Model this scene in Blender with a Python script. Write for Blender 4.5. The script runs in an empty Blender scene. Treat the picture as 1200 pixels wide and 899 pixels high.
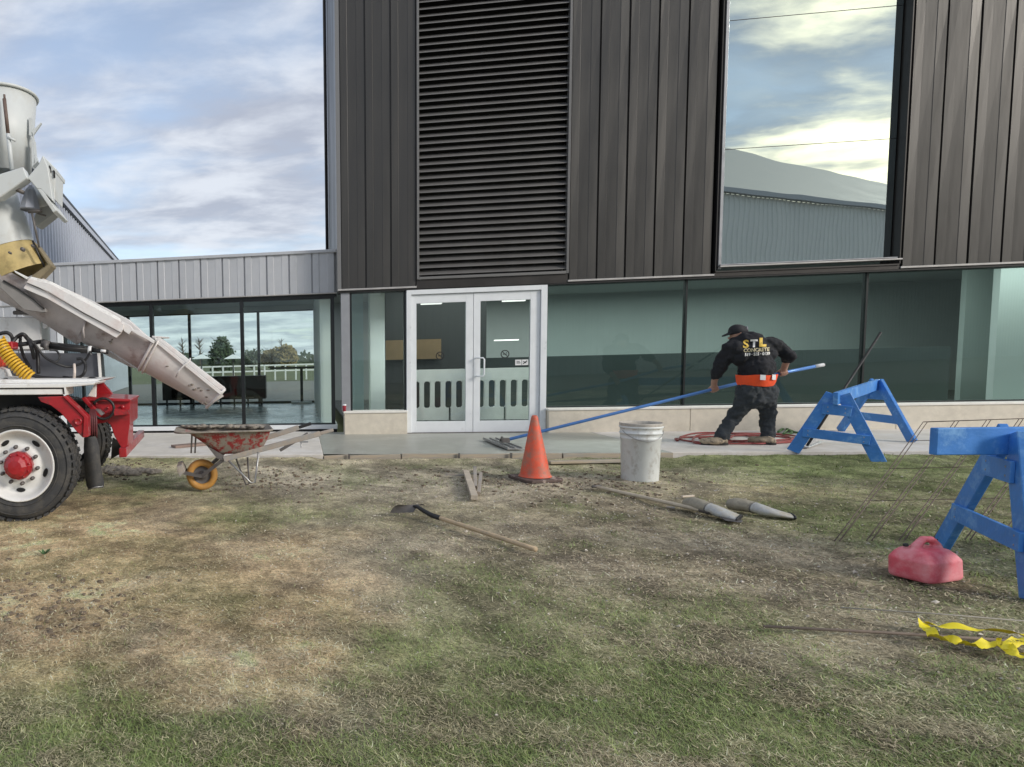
import bpy, bmesh, math, random
import numpy as np
from mathutils import Vector, Matrix
from mathutils.bvhtree import BVHTree
random.seed(7); rng = np.random.default_rng(7)
SC = bpy.context.scene
COL = SC.collection
R = math.radians

# ------------------------------------------------------------------ camera
F, PX, PY, PITCH, YAW, ROLL, CZ = 750., 247., 480., .0754, .1413, .0259, 1.35
cy_, sy_, cp_, sp_, cr_, sr_ = math.cos(YAW), math.sin(YAW), math.cos(PITCH), math.sin(PITCH), math.cos(ROLL), math.sin(ROLL)
right0 = Vector((cy_, sy_, 0)); fwd = Vector((-sy_*cp_, cy_*cp_, -sp_)); down0 = fwd.cross(right0)
right = cr_*right0 + sr_*down0; down = -sr_*right0 + cr_*down0
FH = Vector((-sy_, cy_, 0)); RH = Vector((cy_, sy_, 0)); UP = Vector((0, 0, 1))
CAM = Vector((0, 0, CZ))
cam = bpy.data.cameras.new('camera'); co = bpy.data.objects.new('camera', cam); COL.objects.link(co)
M = Matrix((right, -down, -fwd)).transposed().to_4x4(); M.translation = CAM; co.matrix_world = M
cam.sensor_width = 36; cam.lens = F/1200*36; cam.shift_x = (600-PX)/1200; cam.shift_y = (PY-449.5)/1200
cam.clip_start = .05; cam.clip_end = 3000; SC.camera = co

# ------------------------------------------------------------------ light
SUN_AZ, SUN_EL = 120., 24.        # compass degrees clockwise from +Y
sd = Vector((math.sin(R(SUN_AZ))*math.cos(R(SUN_EL)), math.cos(R(SUN_AZ))*math.cos(R(SUN_EL)), math.sin(R(SUN_EL))))
sun = bpy.data.lights.new('sun', 'SUN'); sun.energy = 1.5; sun.angle = R(16); sun.color = (1, .93, .84)
so = bpy.data.objects.new('sun', sun); COL.objects.link(so); so.rotation_euler = sd.to_track_quat('Z', 'Y').to_euler(); so.location = sd*60
SC.view_settings.view_transform = 'Standard'; SC.view_settings.look = 'None'; SC.view_settings.gamma = 1
SC.view_settings.exposure = 0.84

def world():
    w = bpy.data.worlds.new('World'); SC.world = w; w.use_nodes = True; nt = w.node_tree; nt.nodes.clear()
    N = nt.nodes.new; L = nt.links.new
    out = N('ShaderNodeOutputWorld'); mix = N('ShaderNodeMixShader'); b1 = N('ShaderNodeBackground'); b2 = N('ShaderNodeBackground')
    sky = N('ShaderNodeTexSky'); sky.sky_type = 'NISHITA'; sky.sun_disc = False
    sky.sun_elevation = R(SUN_EL); sky.sun_rotation = R(SUN_AZ); sky.altitude = 100; sky.dust_density = .4
    hs = N('ShaderNodeHueSaturation'); hs.inputs['Saturation'].default_value = .86; L(sky.outputs[0], hs.inputs['Color'])
    L(hs.outputs[0], b1.inputs[0]); b1.inputs[1].default_value = .13
    tc = N('ShaderNodeTexCoord'); sep = N('ShaderNodeSeparateXYZ'); L(tc.outputs['Generated'], sep.inputs[0])
    def mth(op, a, b=None, c=None):
        n = N('ShaderNodeMath'); n.operation = op
        for i, v in enumerate((a, b, c)):
            if v is None: continue
            if isinstance(v, (int, float)): n.inputs[i].default_value = v
            else: L(v, n.inputs[i])
        return n.outputs[0]
    z = mth('MAXIMUM', sep.outputs[2], 0.0); zz = mth('ADD', z, .16)
    cmb = N('ShaderNodeCombineXYZ'); L(mth('DIVIDE', sep.outputs[0], zz), cmb.inputs[0]); L(mth('DIVIDE', sep.outputs[1], zz), cmb.inputs[1])
    mp = N('ShaderNodeMapping'); mp.inputs['Rotation'].default_value = (0, 0, R(-25)); mp.inputs['Scale'].default_value = (.85, 1.3, 1); mp.inputs['Location'].default_value = (3.1, .4, 0)
    L(cmb.outputs[0], mp.inputs[0])
    n1 = N('ShaderNodeTexNoise'); n1.inputs['Scale'].default_value = 1.1; n1.inputs['Detail'].default_value = 7; n1.inputs['Roughness'].default_value = .52; n1.inputs['Distortion'].default_value = .35
    L(mp.outputs[0], n1.inputs[0])
    n2 = N('ShaderNodeTexNoise'); n2.inputs['Scale'].default_value = 3.3; n2.inputs['Detail'].default_value = 9; n2.inputs['Roughness'].default_value = .55; n2.inputs['Distortion'].default_value = .2
    L(mp.outputs[0], n2.inputs[0])
    def ramp(src, a, b):
        m = N('ShaderNodeMapRange'); m.interpolation_type = 'SMOOTHSTEP'; m.inputs[1].default_value = a; m.inputs[2].default_value = b; L(src, m.inputs[0]); return m.outputs[0]
    mask = mth('ADD', mth('MULTIPLY', n1.outputs[0], .72), mth('MULTIPLY', n2.outputs[0], .28))
    cov = ramp(mask, .34, .55)
    hor = ramp(sep.outputs[2], .20, .0)
    cov = mth('MINIMUM', mth('ADD', mth('MULTIPLY_ADD', cov, .62, .33), mth('MULTIPLY', hor, .35)), .95)
    # glow of the clouds towards the sun
    vm = N('ShaderNodeVectorMath'); vm.operation = 'DOT_PRODUCT'; L(tc.outputs['Generated'], vm.inputs[0]); g_ = Vector((math.sin(R(139))*math.cos(R(14.5)), math.cos(R(139))*math.cos(R(14.5)), math.sin(R(14.5)))); vm.inputs[1].default_value = g_
    glow = ramp(vm.outputs['Value'], .94, 1.0)
    glow = mth('POWER', glow, 1.6)
    shade = ramp(n2.outputs[0], .36, .66)
    c1 = N('ShaderNodeMix'); c1.data_type = 'RGBA'; L(shade, c1.inputs[0]); c1.inputs[6].default_value = (.42, .455, .545, 1); c1.inputs[7].default_value = (.70, .74, .81, 1)
    c2 = N('ShaderNodeMix'); c2.data_type = 'RGBA'; L(mth('MULTIPLY', glow, ramp(mask, .47, .64)), c2.inputs[0]); L(c1.outputs[2], c2.inputs[6]); c2.inputs[7].default_value = (3.6, 3.1, 2.1, 1)
    L(c2.outputs[2], b2.inputs[0]); b2.inputs[1].default_value = .62
    L(cov, mix.inputs[0]); L(b1.outputs[0], mix.inputs[1]); L(b2.outputs[0], mix.inputs[2]); L(mix.outputs[0], out.inputs[0])
world()

# ------------------------------------------------------------------ measuring helpers
def ray(x, y): return (x-PX)/F*right + (y-PY)/F*down + fwd
def PD(x, y, d): r = ray(x, y); return CAM + r*(d/r.dot(FH))
def onY(x, y, Y): r = ray(x, y); return CAM + r*(Y/r.y)
def onZ(x, y, z=0.): r = ray(x, y); return CAM + r*((z-CZ)/r.z)
def dep(p): return (Vector(p)-CAM).dot(FH)

# ------------------------------------------------------------------ materials
MATS = {}
def mat(name, col, rough=.6, metal=0., noise=0., nscale=8., bump=0., bscale=60., spec=.5, coat=0., dirt=None, dscale=3., dthr=(.5, .62), stretch=(1, 1, 1)):
    if name in MATS: return MATS[name]
    m = bpy.data.materials.new(name); m.use_nodes = True; nt = m.node_tree; b = nt.nodes['Principled BSDF']; N = nt.nodes.new; L = nt.links.new
    b.inputs['Roughness'].default_value = rough; b.inputs['Metallic'].default_value = metal
    b.inputs['Specular IOR Level'].default_value = spec; b.inputs['Coat Weight'].default_value = coat
    tc = N('ShaderNodeTexCoord'); mp = N('ShaderNodeMapping'); mp.inputs['Scale'].default_value = stretch; L(tc.outputs['Object'], mp.inputs[0])
    cur = None
    if noise:
        n = N('ShaderNodeTexNoise'); n.inputs['Scale'].default_value = nscale; n.inputs['Detail'].default_value = 8; n.inputs['Roughness'].default_value = .65; L(mp.outputs[0], n.inputs[0])
        r = N('ShaderNodeMapRange'); r.inputs[1].default_value = .3; r.inputs[2].default_value = .7; r.inputs[3].default_value = 1-noise; r.inputs[4].default_value = 1+noise; L(n.outputs[0], r.inputs[0])
        mx = N('ShaderNodeVectorMath'); mx.operation = 'SCALE'; mx.inputs[0].default_value = col[:3]; L(r.outputs[0], mx.inputs['Scale']); cur = mx.outputs[0]
        rr = N('ShaderNodeMapRange'); rr.inputs[1].default_value = .3; rr.inputs[2].default_value = .7; rr.inputs[3].default_value = max(rough-.1, .03); rr.inputs[4].default_value = min(rough+.12, 1); L(n.outputs[0], rr.inputs[0]); L(rr.outputs[0], b.inputs['Roughness'])
    if dirt:
        n = N('ShaderNodeTexNoise'); n.inputs['Scale'].default_value = dscale; n.inputs['Detail'].default_value = 9; n.inputs['Roughness'].default_value = .7; L(mp.outputs[0], n.inputs[0])
        r = N('ShaderNodeMapRange'); r.inputs[1].default_value = dthr[0]; r.inputs[2].default_value = dthr[1]; L(n.outputs[0], r.inputs[0])
        mx = N('ShaderNodeMix'); mx.data_type = 'RGBA'; L(r.outputs[0], mx.inputs[0])
        if cur: L(cur, mx.inputs[6])
        else: mx.inputs[6].default_value = (*col[:3], 1)
        mx.inputs[7].default_value = (*dirt, 1); cur = mx.outputs[2]
    if cur: L(cur, b.inputs['Base Color'])
    else: b.inputs['Base Color'].default_value = (*col[:3], 1)
    if bump:
        n = N('ShaderNodeTexNoise'); n.inputs['Scale'].default_value = bscale; n.inputs['Detail'].default_value = 6; L(mp.outputs[0], n.inputs[0])
        bp = N('ShaderNodeBump'); bp.inputs['Strength'].default_value = 1; bp.inputs['Distance'].default_value = bump; L(n.outputs[0], bp.inputs['Height']); L(bp.outputs[0], b.inputs['Normal'])
    MATS[name] = m; return m
def glass(name, tint, refl, rcol=(.9, .97, .95), wave=0.0, wscale=.8):
    m = bpy.data.materials.new(name); m.use_nodes = True; nt = m.node_tree; nt.nodes.clear(); N = nt.nodes.new; L = nt.links.new
    o = N('ShaderNodeOutputMaterial'); mix = N('ShaderNodeMixShader'); t = N('ShaderNodeBsdfTransparent'); g = N('ShaderNodeBsdfGlossy')
    t.inputs[0].default_value = (*tint, 1); g.inputs[0].default_value = (*rcol, 1); g.inputs['Roughness'].default_value = .0
    fr = N('ShaderNodeLayerWeight'); fr.inputs[0].default_value = .5; pw_ = N('ShaderNodeMath'); pw_.operation = 'POWER'; pw_.inputs[1].default_value = 5; L(fr.outputs['Facing'], pw_.inputs[0])
    mr = N('ShaderNodeMapRange'); mr.inputs[1].default_value = 0; mr.inputs[2].default_value = 1; mr.inputs[3].default_value = refl; mr.inputs[4].default_value = 1; L(pw_.outputs[0], mr.inputs[0])
    L(mr.outputs[0], mix.inputs[0]); L(t.outputs[0], mix.inputs[1]); L(g.outputs[0], mix.inputs[2]); L(mix.outputs[0], o.inputs[0])
    if wave:
        tc = N('ShaderNodeTexCoord'); n = N('ShaderNodeTexNoise'); n.inputs['Scale'].default_value = wscale; n.inputs['Detail'].default_value = 1.5; L(tc.outputs['Object'], n.inputs[0])
        bp = N('ShaderNodeBump'); bp.inputs['Distance'].default_value = wave; L(n.outputs[0], bp.inputs['Height']); L(bp.outputs[0], g.inputs['Normal']); 
    return m
def flat(name, col, rough=.6): return mat(name, col, rough)

bronze = mat('bronze_cladding', (.062, .060, .057), .40, .45, noise=.10, nscale=1.4, bump=.0035, bscale=1.6, stretch=(3, 3, .35))
bronze2 = mat('dark_bronze_trim', (.040, .037, .035), .42, .4, noise=.1, nscale=3)
black = mat('black_gap', (.006, .006, .007), .6)
slatm = mat('louver_slat', (.17, .166, .162), .45, .35, noise=.1, nscale=2)
galv = mat('flashing', (.42, .41, .40), .45, .3, noise=.12, nscale=6)
greyclad = mat('grey_cladding', (.47, .485, .51), .5, .15, noise=.06, nscale=2, bump=.002, bscale=2, stretch=(3, 3, .4))
greycor = mat('grey_corrugated', (.46, .49, .55), .5, .15, noise=.06, nscale=2)
alum = mat('white_aluminium', (.76, .79, .81), .35, .08, noise=.05, nscale=5, dirt=(.60, .61, .61), dscale=5, dthr=(.6, .8))
alumgrey = mat('silver_aluminium', (.33, .34, .36), .4, .4, noise=.06)
blackal = mat('black_aluminium', (.014, .017, .019), .4, .2)
stone = mat('limestone_curb', (.62, .57, .475), .8, noise=.10, nscale=9, bump=.002, bscale=120, dirt=(.48, .43, .35), dscale=3.5, dthr=(.52, .78))
stonecap = mat('limestone_cap', (.76, .74, .68), .75, noise=.08, nscale=9)
concrete = mat('dry_concrete', (.60, .565, .51), .9, noise=.12, nscale=2.2, bump=.003, bscale=90, dirt=(.74, .72, .70), dscale=1.3, dthr=(.5, .7))
wetcon = mat('wet_concrete', (.345, .345, .30), .40, noise=.08, nscale=2.5, bump=.0015, bscale=25, dirt=(.40, .40, .355), dscale=1.6)
wood = mat('form_lumber', (.42, .35, .26), .85, noise=.2, nscale=6, bump=.002, bscale=40, stretch=(.3, 3, 3), dirt=(.33, .31, .27), dscale=7, dthr=(.45, .6))
woodw = mat('weathered_wood', (.36, .31, .26), .85, noise=.2, nscale=9, bump=.001, bscale=60, dirt=(.30, .29, .27), dscale=12, dthr=(.45, .6))
woodh = mat('ash_handle', (.50, .38, .24), .6, noise=.15, nscale=9, dirt=(.36, .29, .2), dscale=12, dthr=(.5, .65))
bluep = mat('blue_paint', (.05, .22, .60), .5, noise=.16, nscale=7, bump=.0012, bscale=50, stretch=(1, 1, 1), dirt=(.20, .42, .74), dscale=9, dthr=(.52, .72))
redp = mat('red_truck_paint', (.34, .012, .018), .35, noise=.2, nscale=6, coat=.3, dirt=(.10, .03, .03), dscale=9, dthr=(.55, .75))
whitep = mat('white_truck_paint', (.74, .74, .72), .4, noise=.08, nscale=4, dirt=(.40, .37, .32), dscale=6, dthr=(.55, .8))
drump = mat('hopper_paint', (.57, .60, .60), .5, noise=.08, nscale=3, dirt=(.43, .42, .38), dscale=3, dthr=(.5, .8))
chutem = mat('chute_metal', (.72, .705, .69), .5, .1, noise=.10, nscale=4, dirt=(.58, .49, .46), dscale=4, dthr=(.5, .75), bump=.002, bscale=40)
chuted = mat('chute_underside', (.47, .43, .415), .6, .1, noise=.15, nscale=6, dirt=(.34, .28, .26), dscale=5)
rubber = mat('tyre_rubber', (.042, .043, .045), .8, noise=.25, nscale=6, dirt=(.085, .08, .072), dscale=9, dthr=(.45, .65), bump=.002, bscale=50)
rubbery = mat('cured_rubber_chute', (.50, .39, .17), .65, noise=.15, nscale=5, dirt=(.36, .27, .12), dscale=6, dthr=(.5, .7))
rubberb = mat('rubber_edge', (.22, .18, .11), .7, noise=.2, nscale=8)
blackr = mat('black_rubber', (.015, .015, .016), .5, noise=.2, nscale=12)
steel = mat('steel', (.35, .35, .35), .4, .7, noise=.15, nscale=9)
dirtys = mat('dirty_steel', (.14, .13, .125), .55, .4, noise=.3, nscale=12)
greybox = mat('grey_box', (.115, .122, .14), .5, .1, noise=.12, nscale=5)
yelhose = mat('yellow_hose', (.62, .36, .02), .4, noise=.1)
barrowr = mat('barrow_red', (.30, .035, .035), .65, noise=.2, nscale=9, dirt=(.30, .27, .23), dscale=11, dthr=(.46, .54), bump=.003, bscale=60)
barrowc = mat('barrow_concrete', (.25, .225, .19), .9, noise=.35, nscale=16, bump=.006, bscale=50)
yelrub = mat('yellow_tyre', (.50, .25, .055), .6, noise=.2, nscale=14, dirt=(.30, .18, .08), dscale=14, dthr=(.5, .7))
orange = mat('cone_orange', (.70, .10, .045), .55, noise=.15, nscale=9, dirt=(.36, .17, .12), dscale=8, dthr=(.44, .62))
conebase = mat('cone_base', (.10, .07, .06), .8, noise=.3, nscale=12, dirt=(.50, .42, .36), dscale=9, dthr=(.56, .64))
pail = mat('pail_plastic', (.66, .69, .68), .5, noise=.08, nscale=6, dirt=(.50, .50, .47), dscale=14, dthr=(.52, .66), stretch=(1, 1, .6))
pailc = mat('pail_rim_concrete', (.44, .41, .36), .9, noise=.25, nscale=20, bump=.003, bscale=70)
canred = mat('faded_red_plastic', (.70, .11, .15), .5, noise=.18, nscale=10, dirt=(.78, .30, .33), dscale=7, dthr=(.40, .62), bump=.001, bscale=40)
tapey = mat('caution_yellow', (.82, .68, .02), .4, noise=.06, nscale=10)
ink = mat('ink', (.015, .015, .015), .6)
bootm = mat('boot_rubber', (.46, .47, .46), .35, noise=.25, nscale=10, dirt=(.38, .35, .28), dscale=9, dthr=(.42, .6))
hosered = mat('red_hose', (.26, .05, .045), .6, noise=.2)
hosegreen = mat('green_hose', (.05, .13, .03), .6, noise=.2)
polem = mat('blue_pole', (.10, .25, .60), .35, .2, noise=.1)
whitem = mat('white_plastic', (.75, .76, .76), .4, noise=.05)
skin = mat('skin', (.42, .24, .17), .55, noise=.1, nscale=20)
hoodm = mat('black_hoodie', (.013, .014, .018), .9, noise=.3, nscale=20, bump=.006, bscale=14)
pantm = mat('dark_jeans', (.032, .038, .043), .9, noise=.25, nscale=14, bump=.007, bscale=12)
orangev = mat('orange_vest', (.85, .09, .02), .7, noise=.1, nscale=12, bump=.004, bscale=20)
workboot = mat('tan_boot', (.40, .32, .22), .8, noise=.3, nscale=16, dirt=(.12, .10, .08), dscale=14, dthr=(.5, .62))
sole = mat('boot_sole', (.03, .027, .025), .8)
capm = mat('cap_black', (.018, .018, .022), .8, noise=.2, nscale=20)
hairm = mat('hair', (.03, .022, .018), .8)
cupr = mat('cup_red', (.35, .03, .05), .5)
wire = mat('rusty_wire', (.12, .09, .072), .8, noise=.3, nscale=30)
intdark = mat('interior_dark', (.085, .105, .105), .7, noise=.1, nscale=2)
intmid = mat('interior_wall', (.40, .44, .43), .8, noise=.06, nscale=1)
intlight = mat('interior_white', (.72, .77, .75), .8, noise=.03, nscale=1)
tealfloor = mat('interior_floor', (.56, .62, .61), .25, noise=.06, nscale=2)
ceilm = mat('interior_ceiling', (.33, .36, .34), .8)
browni = mat('brown_board', (.40, .27, .15), .7, noise=.1)
barrierm = mat('barrier_plastic', (.84, .83, .82), .5, noise=.05)
furn = mat('dark_furniture', (.055, .045, .04), .6, noise=.2, nscale=5)
leafg = mat('evergreen_leaf', (.035, .06, .025), .8); leafa = mat('autumn_leaf', (.19, .14, .05), .8); leafr = mat('russet_leaf', (.13, .05, .04), .8); leafd = mat('distant_leaf', (.07, .09, .06), .9)
bark = mat('bark', (.09, .07, .055), .9, noise=.2)
asphalt = mat('asphalt_path', (.19, .18, .165), .9, noise=.1, nscale=2)
lawnm = mat('far_lawn', (.115, .125, .055), .95, noise=.25, nscale=.3)
gravelm = mat('gravel_lot', (.25, .23, .19), .95, noise=.2, nscale=.8)
roofm = mat('barn_roof', (.42, .41, .37), .6, .1, noise=.1, nscale=.4)
barnw = mat('barn_wall', (.76, .75, .72), .6, .1, noise=.06, nscale=.5)
g_low = glass('green_glass', (.79, .87, .85), .03, (.88, .97, .94), wave=.0004)
g_cor = glass('corridor_glass', (.945, .985, .97), .03, (.9, .98, .96))
g_back = glass('back_glass', (.955, .995, .98), .03)
g_up = glass('mirror_glass', (.10, .13, .13), .60, (.82, .95, .94), wave=.0022, wscale=.8)
g_door = glass('door_glass', (.86, .90, .885), .025, (.9, .97, .95))

# ------------------------------------------------------------------ mesh builder
class MB:
    def __init__(s): s.v = []; s.f = []; s.sm = []
    def add(s, vs, fs, smooth=False):
        o = len(s.v); s.v += [tuple(v) for v in vs]; s.f += [tuple(i+o for i in f) for f in fs]; s.sm += [smooth]*len(fs); return s
    def box(s, a, b):
        x0, y0, z0 = [min(a[i], b[i]) for i in range(3)]; x1, y1, z1 = [max(a[i], b[i]) for i in range(3)]
        return s.add([(x0,y0,z0),(x1,y0,z0),(x1,y1,z0),(x0,y1,z0),(x0,y0,z1),(x1,y0,z1),(x1,y1,z1),(x0,y1,z1)],
                     [(0,3,2,1),(4,5,6,7),(0,1,5,4),(1,2,6,5),(2,3,7,6),(3,0,4,7)])
    def hexa(s, q0, q1):      # two quads, matching order
        n = len(q0); vs = list(q0)+list(q1)
        fs = [tuple(range(n))[::-1], tuple(range(n, 2*n))] + [(i, (i+1) % n, n+(i+1) % n, n+i) for i in range(n)]
        return s.add(vs, fs)
    def prism(s, pts, vec):
        vec = Vector(vec); return s.hexa(pts, [Vector(p)+vec for p in pts])
    def board(s, p0, p1, wdir, w, t):     # plank p0->p1, width w along wdir, thickness t
        p0, p1, wd = Vector(p0), Vector(p1), Vector(wdir); ax = (p1-p0).normalized()
        wd = (wd-ax*wd.dot(ax)).normalized(); td = ax.cross(wd)
        q = lambda c: [c+wd*w/2+td*t/2, c-wd*w/2+td*t/2, c-wd*w/2-td*t/2, c+wd*w/2-td*t/2]
        return s.hexa(q(p0), q(p1))
    def tube(s, path, r, n=8, caps=True, closed=False, squash=None):
        path = [Vector(p) for p in path]; m = len(path)
        rs = r if isinstance(r, (list, tuple)) else [r]*m
        vs = []; prev = None
        for i, p in enumerate(path):
            if closed: t = (path[(i+1) % m]-path[i-1]).normalized()
            else: t = (path[min(i+1, m-1)]-path[max(i-1, 0)]).normalized()
            if prev is None: u = t.orthogonal().normalized() if abs(t.z) > .95 else t.cross(UP).normalized()
            else: u = (prev-t*prev.dot(t)).normalized()
            prev = u; w = t.cross(u)
            for k in range(n):
                a = 2*math.pi*k/n; vs.append(p+u*math.cos(a)*rs[i]+w*math.sin(a)*rs[i]*(squash or 1))
        fs = []
        for i in range(m if closed else m-1):
            j = (i+1) % m
            for k in range(n): fs.append((i*n+k, i*n+(k+1) % n, j*n+(k+1) % n, j*n+k))
        if caps and not closed: fs += [tuple(range(n))[::-1], tuple((m-1)*n+k for k in range(n))]
        return s.add(vs, fs, True)
    def lathe(s, c, ax, prof, n=32, smooth=True, ref=None, closed=False):  # prof (r, t) along ax
        c, ax = Vector(c), Vector(ax).normalized(); u = (Vector(ref) if ref else ax.orthogonal()); u = (u-ax*u.dot(ax)).normalized(); w = ax.cross(u)
        vs = [c+ax*t+(u*math.cos(2*math.pi*k/n)+w*math.sin(2*math.pi*k/n))*r for r, t in prof for k in range(n)]
        m = len(prof); fs = []
        for i in range(m if closed else m-1):
            j = (i+1) % m
            for k in range(n): fs.append((i*n+k, i*n+(k+1) % n, j*n+(k+1) % n, j*n+k))
        if not closed:
            if prof[0][0] > 1e-4: pass
        return s.add(vs, fs, smooth)
    def ellipsoid(s, c, rx, ry, rz, n=12, m=8, rot=None):
        vs = []; fs = []
        for i in range(m+1):
            th = math.pi*i/m
            for k in range(n):
                a = 2*math.pi*k/n; v = Vector((rx*math.sin(th)*math.cos(a), ry*math.sin(th)*math.sin(a), rz*math.cos(th)))
                if rot: v = rot @ v
                vs.append(Vector(c)+v)
        for i in range(m):
            for k in range(n): fs.append((i*n+k, (i+1)*n+k, (i+1)*n+(k+1) % n, i*n+(k+1) % n))
        return s.add(vs, fs, True)
    def mesh(s, name, m, origin, bevel=0, weld=True):
        me = bpy.data.meshes.new(name); o = Vector(origin)
        me.from_pydata([tuple(Vector(v)-o) for v in s.v], [], s.f)
        me.polygons.foreach_set('use_smooth', s.sm)
        bm = bmesh.new(); bm.from_mesh(me)
        if weld: bmesh.ops.remove_doubles(bm, verts=bm.verts, dist=1e-5)
        bmesh.ops.recalc_face_normals(bm, faces=bm.faces)
        if bevel:
            es = [e for e in bm.edges if len(e.link_faces) == 2 and not (e.link_faces[0].smooth and e.link_faces[1].smooth) and e.calc_face_angle(0) > .5]
            bmesh.ops.bevel(bm, geom=es, offset=bevel, segments=1, affect='EDGES', clamp_overlap=True)
        bm.to_mesh(me); bm.free(); me.materials.append(m); return me
WL = {}
def thing(name, label, cat, loc, group=None):
    o = bpy.data.objects.new(name, None); o.empty_display_size = .1; COL.objects.link(o); o.location = loc; WL[o.name] = Vector(loc)
    o['label'] = label; o['category'] = cat
    if group: o['group'] = group
    return o
def put(name, me, loc, parent):
    o = bpy.data.objects.new(name, me); COL.objects.link(o); WL[o.name] = Vector(loc)
    if parent: o.parent = parent; o.location = Vector(loc)-WL[parent.name]
    else: o.location = loc
    return o
def part(name, mb, m, parent, bevel=0, loc=None, weld=True, label=None):
    if loc is None:
        xs = np.array([tuple(v) for v in mb.v]); loc = Vector(((xs[:,0].min()+xs[:,0].max())/2, (xs[:,1].min()+xs[:,1].max())/2, xs[:,2].min()))
    o = put(name, mb.mesh(name, m, loc, bevel, weld), loc, parent)
    if label: o['label'] = label
    return o
def solo(name, mb, m, label, cat, group=None, kind=None, bevel=0):
    o = part(name, mb, m, None, bevel)
    if label: o['label'] = label
    if cat: o['category'] = cat
    if group: o['group'] = group
    if kind: o['kind'] = kind
    return o
def struct(name, mb, m, bevel=0): return solo(name, mb, m, None, None, kind='structure', bevel=bevel)
def blob(name, mb, m, parent, voxel=.012, smooth=6, loc=None, disp=0, dscale=.1, label=None):   # voxel-fused organic mesh
    me0 = mb.mesh(name, m, (0, 0, 0)); o = bpy.data.objects.new(name, me0); COL.objects.link(o)
    r = o.modifiers.new('r', 'REMESH'); r.mode = 'VOXEL'; r.voxel_size = voxel
    if smooth: q = o.modifiers.new('s', 'SMOOTH'); q.iterations = smooth; q.factor = .5
    if disp:
        t = bpy.data.textures.new(name, 'CLOUDS'); t.noise_scale = dscale; t.noise_depth = 2
        dm = o.modifiers.new('d', 'DISPLACE'); dm.texture = t; dm.strength = disp; dm.mid_level = .5; dm.texture_coords = 'LOCAL'
    dg = bpy.context.evaluated_depsgraph_get(); me = bpy.data.meshes.new_from_object(o.evaluated_get(dg)); bpy.data.objects.remove(o)
    co_ = np.empty(len(me.vertices)*3); me.vertices.foreach_get('co', co_); co_ = co_.reshape(-1, 3)
    if loc is None: loc = Vector(((co_[:,0].min()+co_[:,0].max())/2, (co_[:,1].min()+co_[:,1].max())/2, co_[:,2].min()))
    co_ -= np.array(loc); me.vertices.foreach_set('co', co_.ravel()); me.polygons.foreach_set('use_smooth', [True]*len(me.polygons)); me.materials.clear(); me.materials.append(m); me.update()
    o = put(name, me, loc, parent)
    if label: o['label'] = label
    return o
def text_mesh(txt, size, bold=0.):
    c = bpy.data.curves.new('t', 'FONT'); c.body = txt; c.size = size; c.align_x = 'CENTER'; c.offset = bold; c.resolution_u = 3
    o = bpy.data.objects.new('t', c); COL.objects.link(o); dg = bpy.context.evaluated_depsgraph_get()
    me = bpy.data.meshes.new_from_object(o.evaluated_get(dg)); bpy.data.objects.remove(o); return me
def pts(l, d): return [PD(x, y, d) for x, y in l]
def pprism(mb, l, d0, d1): return mb.prism(pts(l, d0), FH*(d1-d0))

# ------------------------------------------------------------------ numpy noise
def vnoise(x, y, seed):
    xi, yi = np.floor(x).astype(np.int64), np.floor(y).astype(np.int64); xf, yf = x-xi, y-yi
    def h(a, b):
        n = (a*374761393 + b*668265263 + seed*1274126177) & 0x7fffffff; n = ((n ^ (n >> 13))*1274126177) & 0x7fffffff; return ((n ^ (n >> 16)) & 0xffff)/65535.
    u, v = xf*xf*(3-2*xf), yf*yf*(3-2*yf)
    return (h(xi, yi)*(1-u)+h(xi+1, yi)*u)*(1-v)+(h(xi, yi+1)*(1-u)+h(xi+1, yi+1)*u)*v
def fbm(x, y, s, seed, o=4):
    t = 0; a = .5
    for k in range(o): t = t+a*vnoise(x*s*2**k+k*17.3, y*s*2**k-k*9.1, seed+k); a *= .5
    return t/(1-.5**o)

# ================================================================== SETTING
YF = 10.70                    # facade plane
SLAB0 = 8.38; ZS = .10
def fx(x, y=400, Y=YF): return onY(x, y, Y).x
def fz(x, y, Y=YF): return onY(x, y, Y).z

# ground colour zones: pixel ellipse (cx, cy, rx, ry) projected on the ground, colour, weight
GREEN = np.array((.18, .235, .085)); STRAW = np.array((.70, .50, .285)); SOIL = np.array((.36, .30, .22)); DUST = np.array((.50, .45, .37)); OLIVE = np.array((.31, .30, .155)); DARKS = np.array((.19, .13, .085))
zones = [(40,835,190,75,GREEN,2.6),(240,865,160,50,GREEN,1.2),(500,745,130,55,GREEN,.9),(640,700,120,35,GREEN,.4),(420,860,150,60,OLIVE,.6),(720,860,160,60,GREEN,.55),(320,602,60,14,GREEN,1.0),(180,575,80,12,GREEN,1.1),(150,545,60,8,OLIVE,.8),
 (1090,640,160,70,GREEN,1.0),(1010,548,170,13,GREEN,1.2),(900,538,120,9,GREEN,.8),(470,600,80,22,OLIVE,1.0),(1080,870,160,60,GREEN,.7),(900,830,100,40,OLIVE,.5),
 (150,690,200,48,STRAW,1.5),(70,620,160,30,STRAW,1.4),(350,705,80,32,STRAW,.7),(330,650,100,30,STRAW,.5),(60,715,70,14,DARKS,.5),(240,712,45,12,DUST,1.2),(180,662,50,10,DUST,.6),
 (650,605,230,45,SOIL,1.4),(560,560,200,16,DUST,.9),(780,640,200,30,SOIL,.8),(960,790,120,35,SOIL,.9),(650,770,80,30,SOIL,.6),(430,690,80,25,SOIL,.6),(560,640,90,20,DUST,.4),(850,580,100,14,STRAW,.35),(330,555,100,10,DUST,.7),(960,660,90,30,SOIL,.4),(1150,800,80,20,OLIVE,.5),(200,760,80,15,STRAW,.5)]
zw = []
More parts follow.
